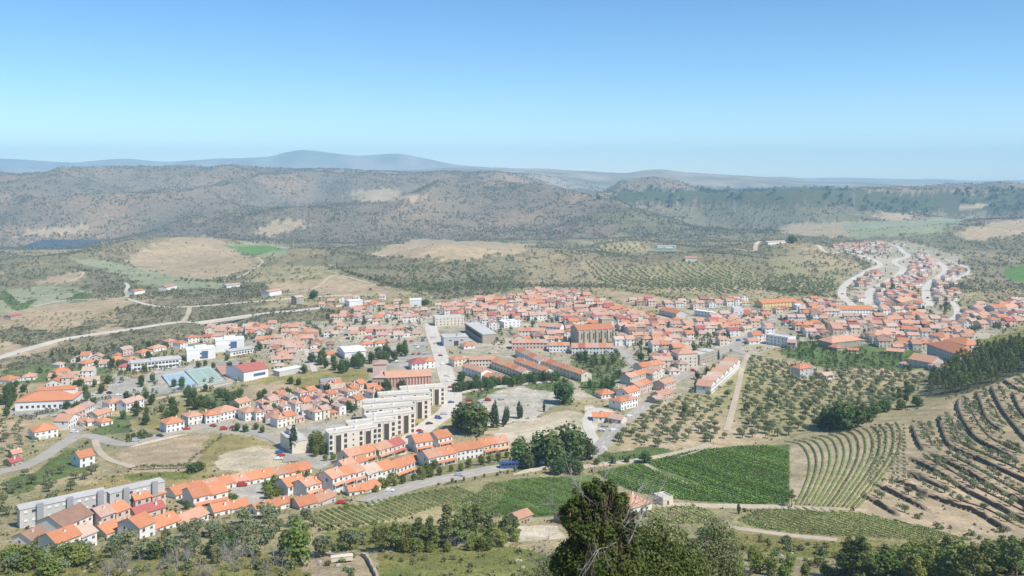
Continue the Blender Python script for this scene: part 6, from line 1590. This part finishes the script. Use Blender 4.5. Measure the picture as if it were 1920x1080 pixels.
# pale trailer in the dirt yard
p = at(641,1054); o = empty("trailer", (p.x,p.y,p.z), .25)
m = MB(); m.box(-3.2,3.2,-.9,.9,.6,1.9,0,True); m.box(-3.3,3.3,-1,1,1.9,2.02,0); part(o,"body",m,[M['wall_cream']])
m = MB(); m.box(3.2,4.4,-.08,.08,.55,.68,0); part(o,"drawbar",m,[M['metal']])
for wx in (-1,1):
    for wy in (-.85,.85): w_ = link("wheel", CP[0][2], o, (wx,wy,0)); w_.scale = (1.2,1.2,1.2)
tag(o, "pale box trailer parked in the dirt yard at the bottom", "trailer")
# lamp posts
lb = MB(); lb.tube((0,0,-.3),(0,0,8.0),.10,.06,6); lb.tube((0,0,8.0),(1.4,0,8.35),.05,.04,5); lamp_pole = lb.mesh("pole",[M['metal']])
lh = MB(); lh.box(1.2,1.9,-.14,.14,8.28,8.42,0,True); lamp_head = lh.mesh("lamp_head",[M['sheet_white']])
for px,py,rz in ((816,640,0),(828,675,0),(842,712,0),(852,748,0),(820,790,0),(770,905,1.2),(870,884,1.2),(690,930,1.2),(1000,872,1.2),(1175,790,.5),(1150,820,.5),(1287,738,0),(1225,728,.4),(1190,690,.4),(300,815,1),(420,795,1),(150,825,.5),(560,572,1),(1610,520,0),(1640,545,0),(1690,505,0),(1740,545,0),(1580,540,0),(480,590,1.2),(300,610,1.2)):
    p = at(px,py); o = empty("street_lamp", p, rz); link("pole", lamp_pole, o); link("lamp_head", lamp_head, o)
    register(o, "slim grey street lamp", "street lamps along the roads", (p.x,p.y,p.z+8), "street lamp")
# lattice pylons
def pylon(px, py, hp, label):
    p = at(px,py); h = hp*p.y/F; o = empty("pylon", p); m = MB(); w = h*.09
    lv = [0,.25,.48,.68,.84,1.0]
    for k in range(5):
        a, b = w*(1-.8*lv[k]), w*(1-.8*lv[k+1]); z0, z1 = h*lv[k], h*lv[k+1]
        for i in range(4):
            c = [(1,1),(-1,1),(-1,-1),(1,-1)]; q, r = c[i], c[(i+1)%4]; th = h*.008
            m.tube((q[0]*a,q[1]*a,z0-(.5 if k==0 else 0)),(q[0]*b,q[1]*b,z1),th,th,4); m.tube((q[0]*a,q[1]*a,z0),(r[0]*b,r[1]*b,z1),th*.7,th*.7,4)
    link("mast", m.mesh("mast",[M['metal']]), o)
    for z in (.72,.86):
        m = MB(); m.tube((-h*.16,0,h*z),(h*.16,0,h*z),h*.008,h*.008,4); link("cross_arm", m.mesh("cross_arm",[M['metal']]), o)
    tag(o, label, "pylon")
pylon(627,514,34,"lattice pylon on the tan ridge behind the town"); pylon(1376,400,26,"far lattice pylon on the wooded plateau, nearer the middle"); pylon(1600,384,24,"far lattice pylon on the wooded plateau, toward the right")
# fence round the crest farm and big boulders on the near slope
M['rock'] = plain('granite', (0.42,0.39,0.34), .95, .15, .8)
def rock_mesh(seed):
    rs = np.random.RandomState(seed); import bmesh
    bm = bmesh.new(); bmesh.ops.create_icosphere(bm, subdivisions=2, radius=1.0)
    for v in bm.verts: v.co *= .75+.5*vnoise(np.array([v.co.x*1.3+seed]),np.array([v.co.y*1.3+v.co.z*2.1]),seed)[0]; v.co.z *= .7
    me = bpy.data.meshes.new("boulder"); bm.to_mesh(me); bm.free(); me.materials.append(M['rock']); return me
RK = [rock_mesh(s) for s in range(3)]
for i in range(26):
    px = random.choice((random.uniform(970,1010),random.uniform(1390,1540),random.uniform(560,690),random.uniform(20,500))); py = random.uniform(1035,1079)
    p = at(px,py); o = link("boulder", RK[i%3], None, (p.x,p.y,p.z+.1), random.uniform(0,6)); s = random.uniform(.4,1.1); o.scale = (s,s,s)
    register(o, "grey granite boulder", "granite boulders on the near slope", tuple(p), "boulder")

# ---------------------------------------------------------------- labels that set things apart
MARKS = [("the stone church",1118,632),("the white-roofed hall",664,655),("the stepped beige apartments",735,795),("the grey apartment blocks",190,955),("the pillared red hall",765,712),("the orange-roofed warehouse",82,748),
 ("the sports courts",365,715),("the dark pink sports hall",478,695),("the twin white blocks",405,650),("the grey civic building",855,636),("the quarry yard",950,755),("the tall trees by the lower road",1040,840),("the road fork",1200,762),
 ("the dirt track through the olives",1385,720),("the lone grove house",1512,695),("the big green vineyard",1390,890),("the hillside roads",1660,530),("the pine wood",1830,690),("the fallow field",320,850),("the dirt yard",630,1055),
 ("the big dark oak",1130,985),("the cream block",562,825),("the highway bridge",420,600),("the white school building",293,688),("the olive-topped terraces",1800,880),("the long orange terrace",455,905),("the bus",957,872),("the blue-white parking street",1470,600),("the far crest of the old town",1050,550),("the walled crossroads",1400,650),("the hill suburb's biggest roof",1770,655),("the striped vineyard",740,950)]
ORD = ["nearest","second","third","fourth","fifth","sixth","seventh","eighth","ninth","tenth","eleventh","twelfth","thirteenth","fourteenth","fifteenth","sixteenth","seventeenth","eighteenth","nineteenth","twentieth"]
sets = {}
for t in REG:
    best = min(MARKS, key=lambda m_: hypot(m_[1]-t['px'], 1.6*(m_[2]-t['py'])))
    dx, dy = t['px']-best[1], 1.8*(t['py']-best[2])
    rel = ("right of" if dx > 0 else "left of") if abs(dx) > abs(dy) else ("below" if dy > 0 else "above")
    t['rel'] = rel; t['mark'] = best[0]; t['dist'] = hypot(dx, dy); sets.setdefault((t['desc'], rel, best[0]), []).append(t)
for (desc, rel, mk), L in sets.items():
    L.sort(key=lambda t: t['dist'])
    for i, t in enumerate(L):
        if len(L) == 1: lab = f"{desc} {rel} {mk}"
        else:
            lab = f"{ORD[min(i,19)]} {desc} {rel} {mk}"
        w_ = lab.split()
        if len(w_) > 16: lab = lab.replace(" house with ", " ").replace(" roof ", "-roofed house ")
        tag(t['o'], lab, t['cat'], t['group'])
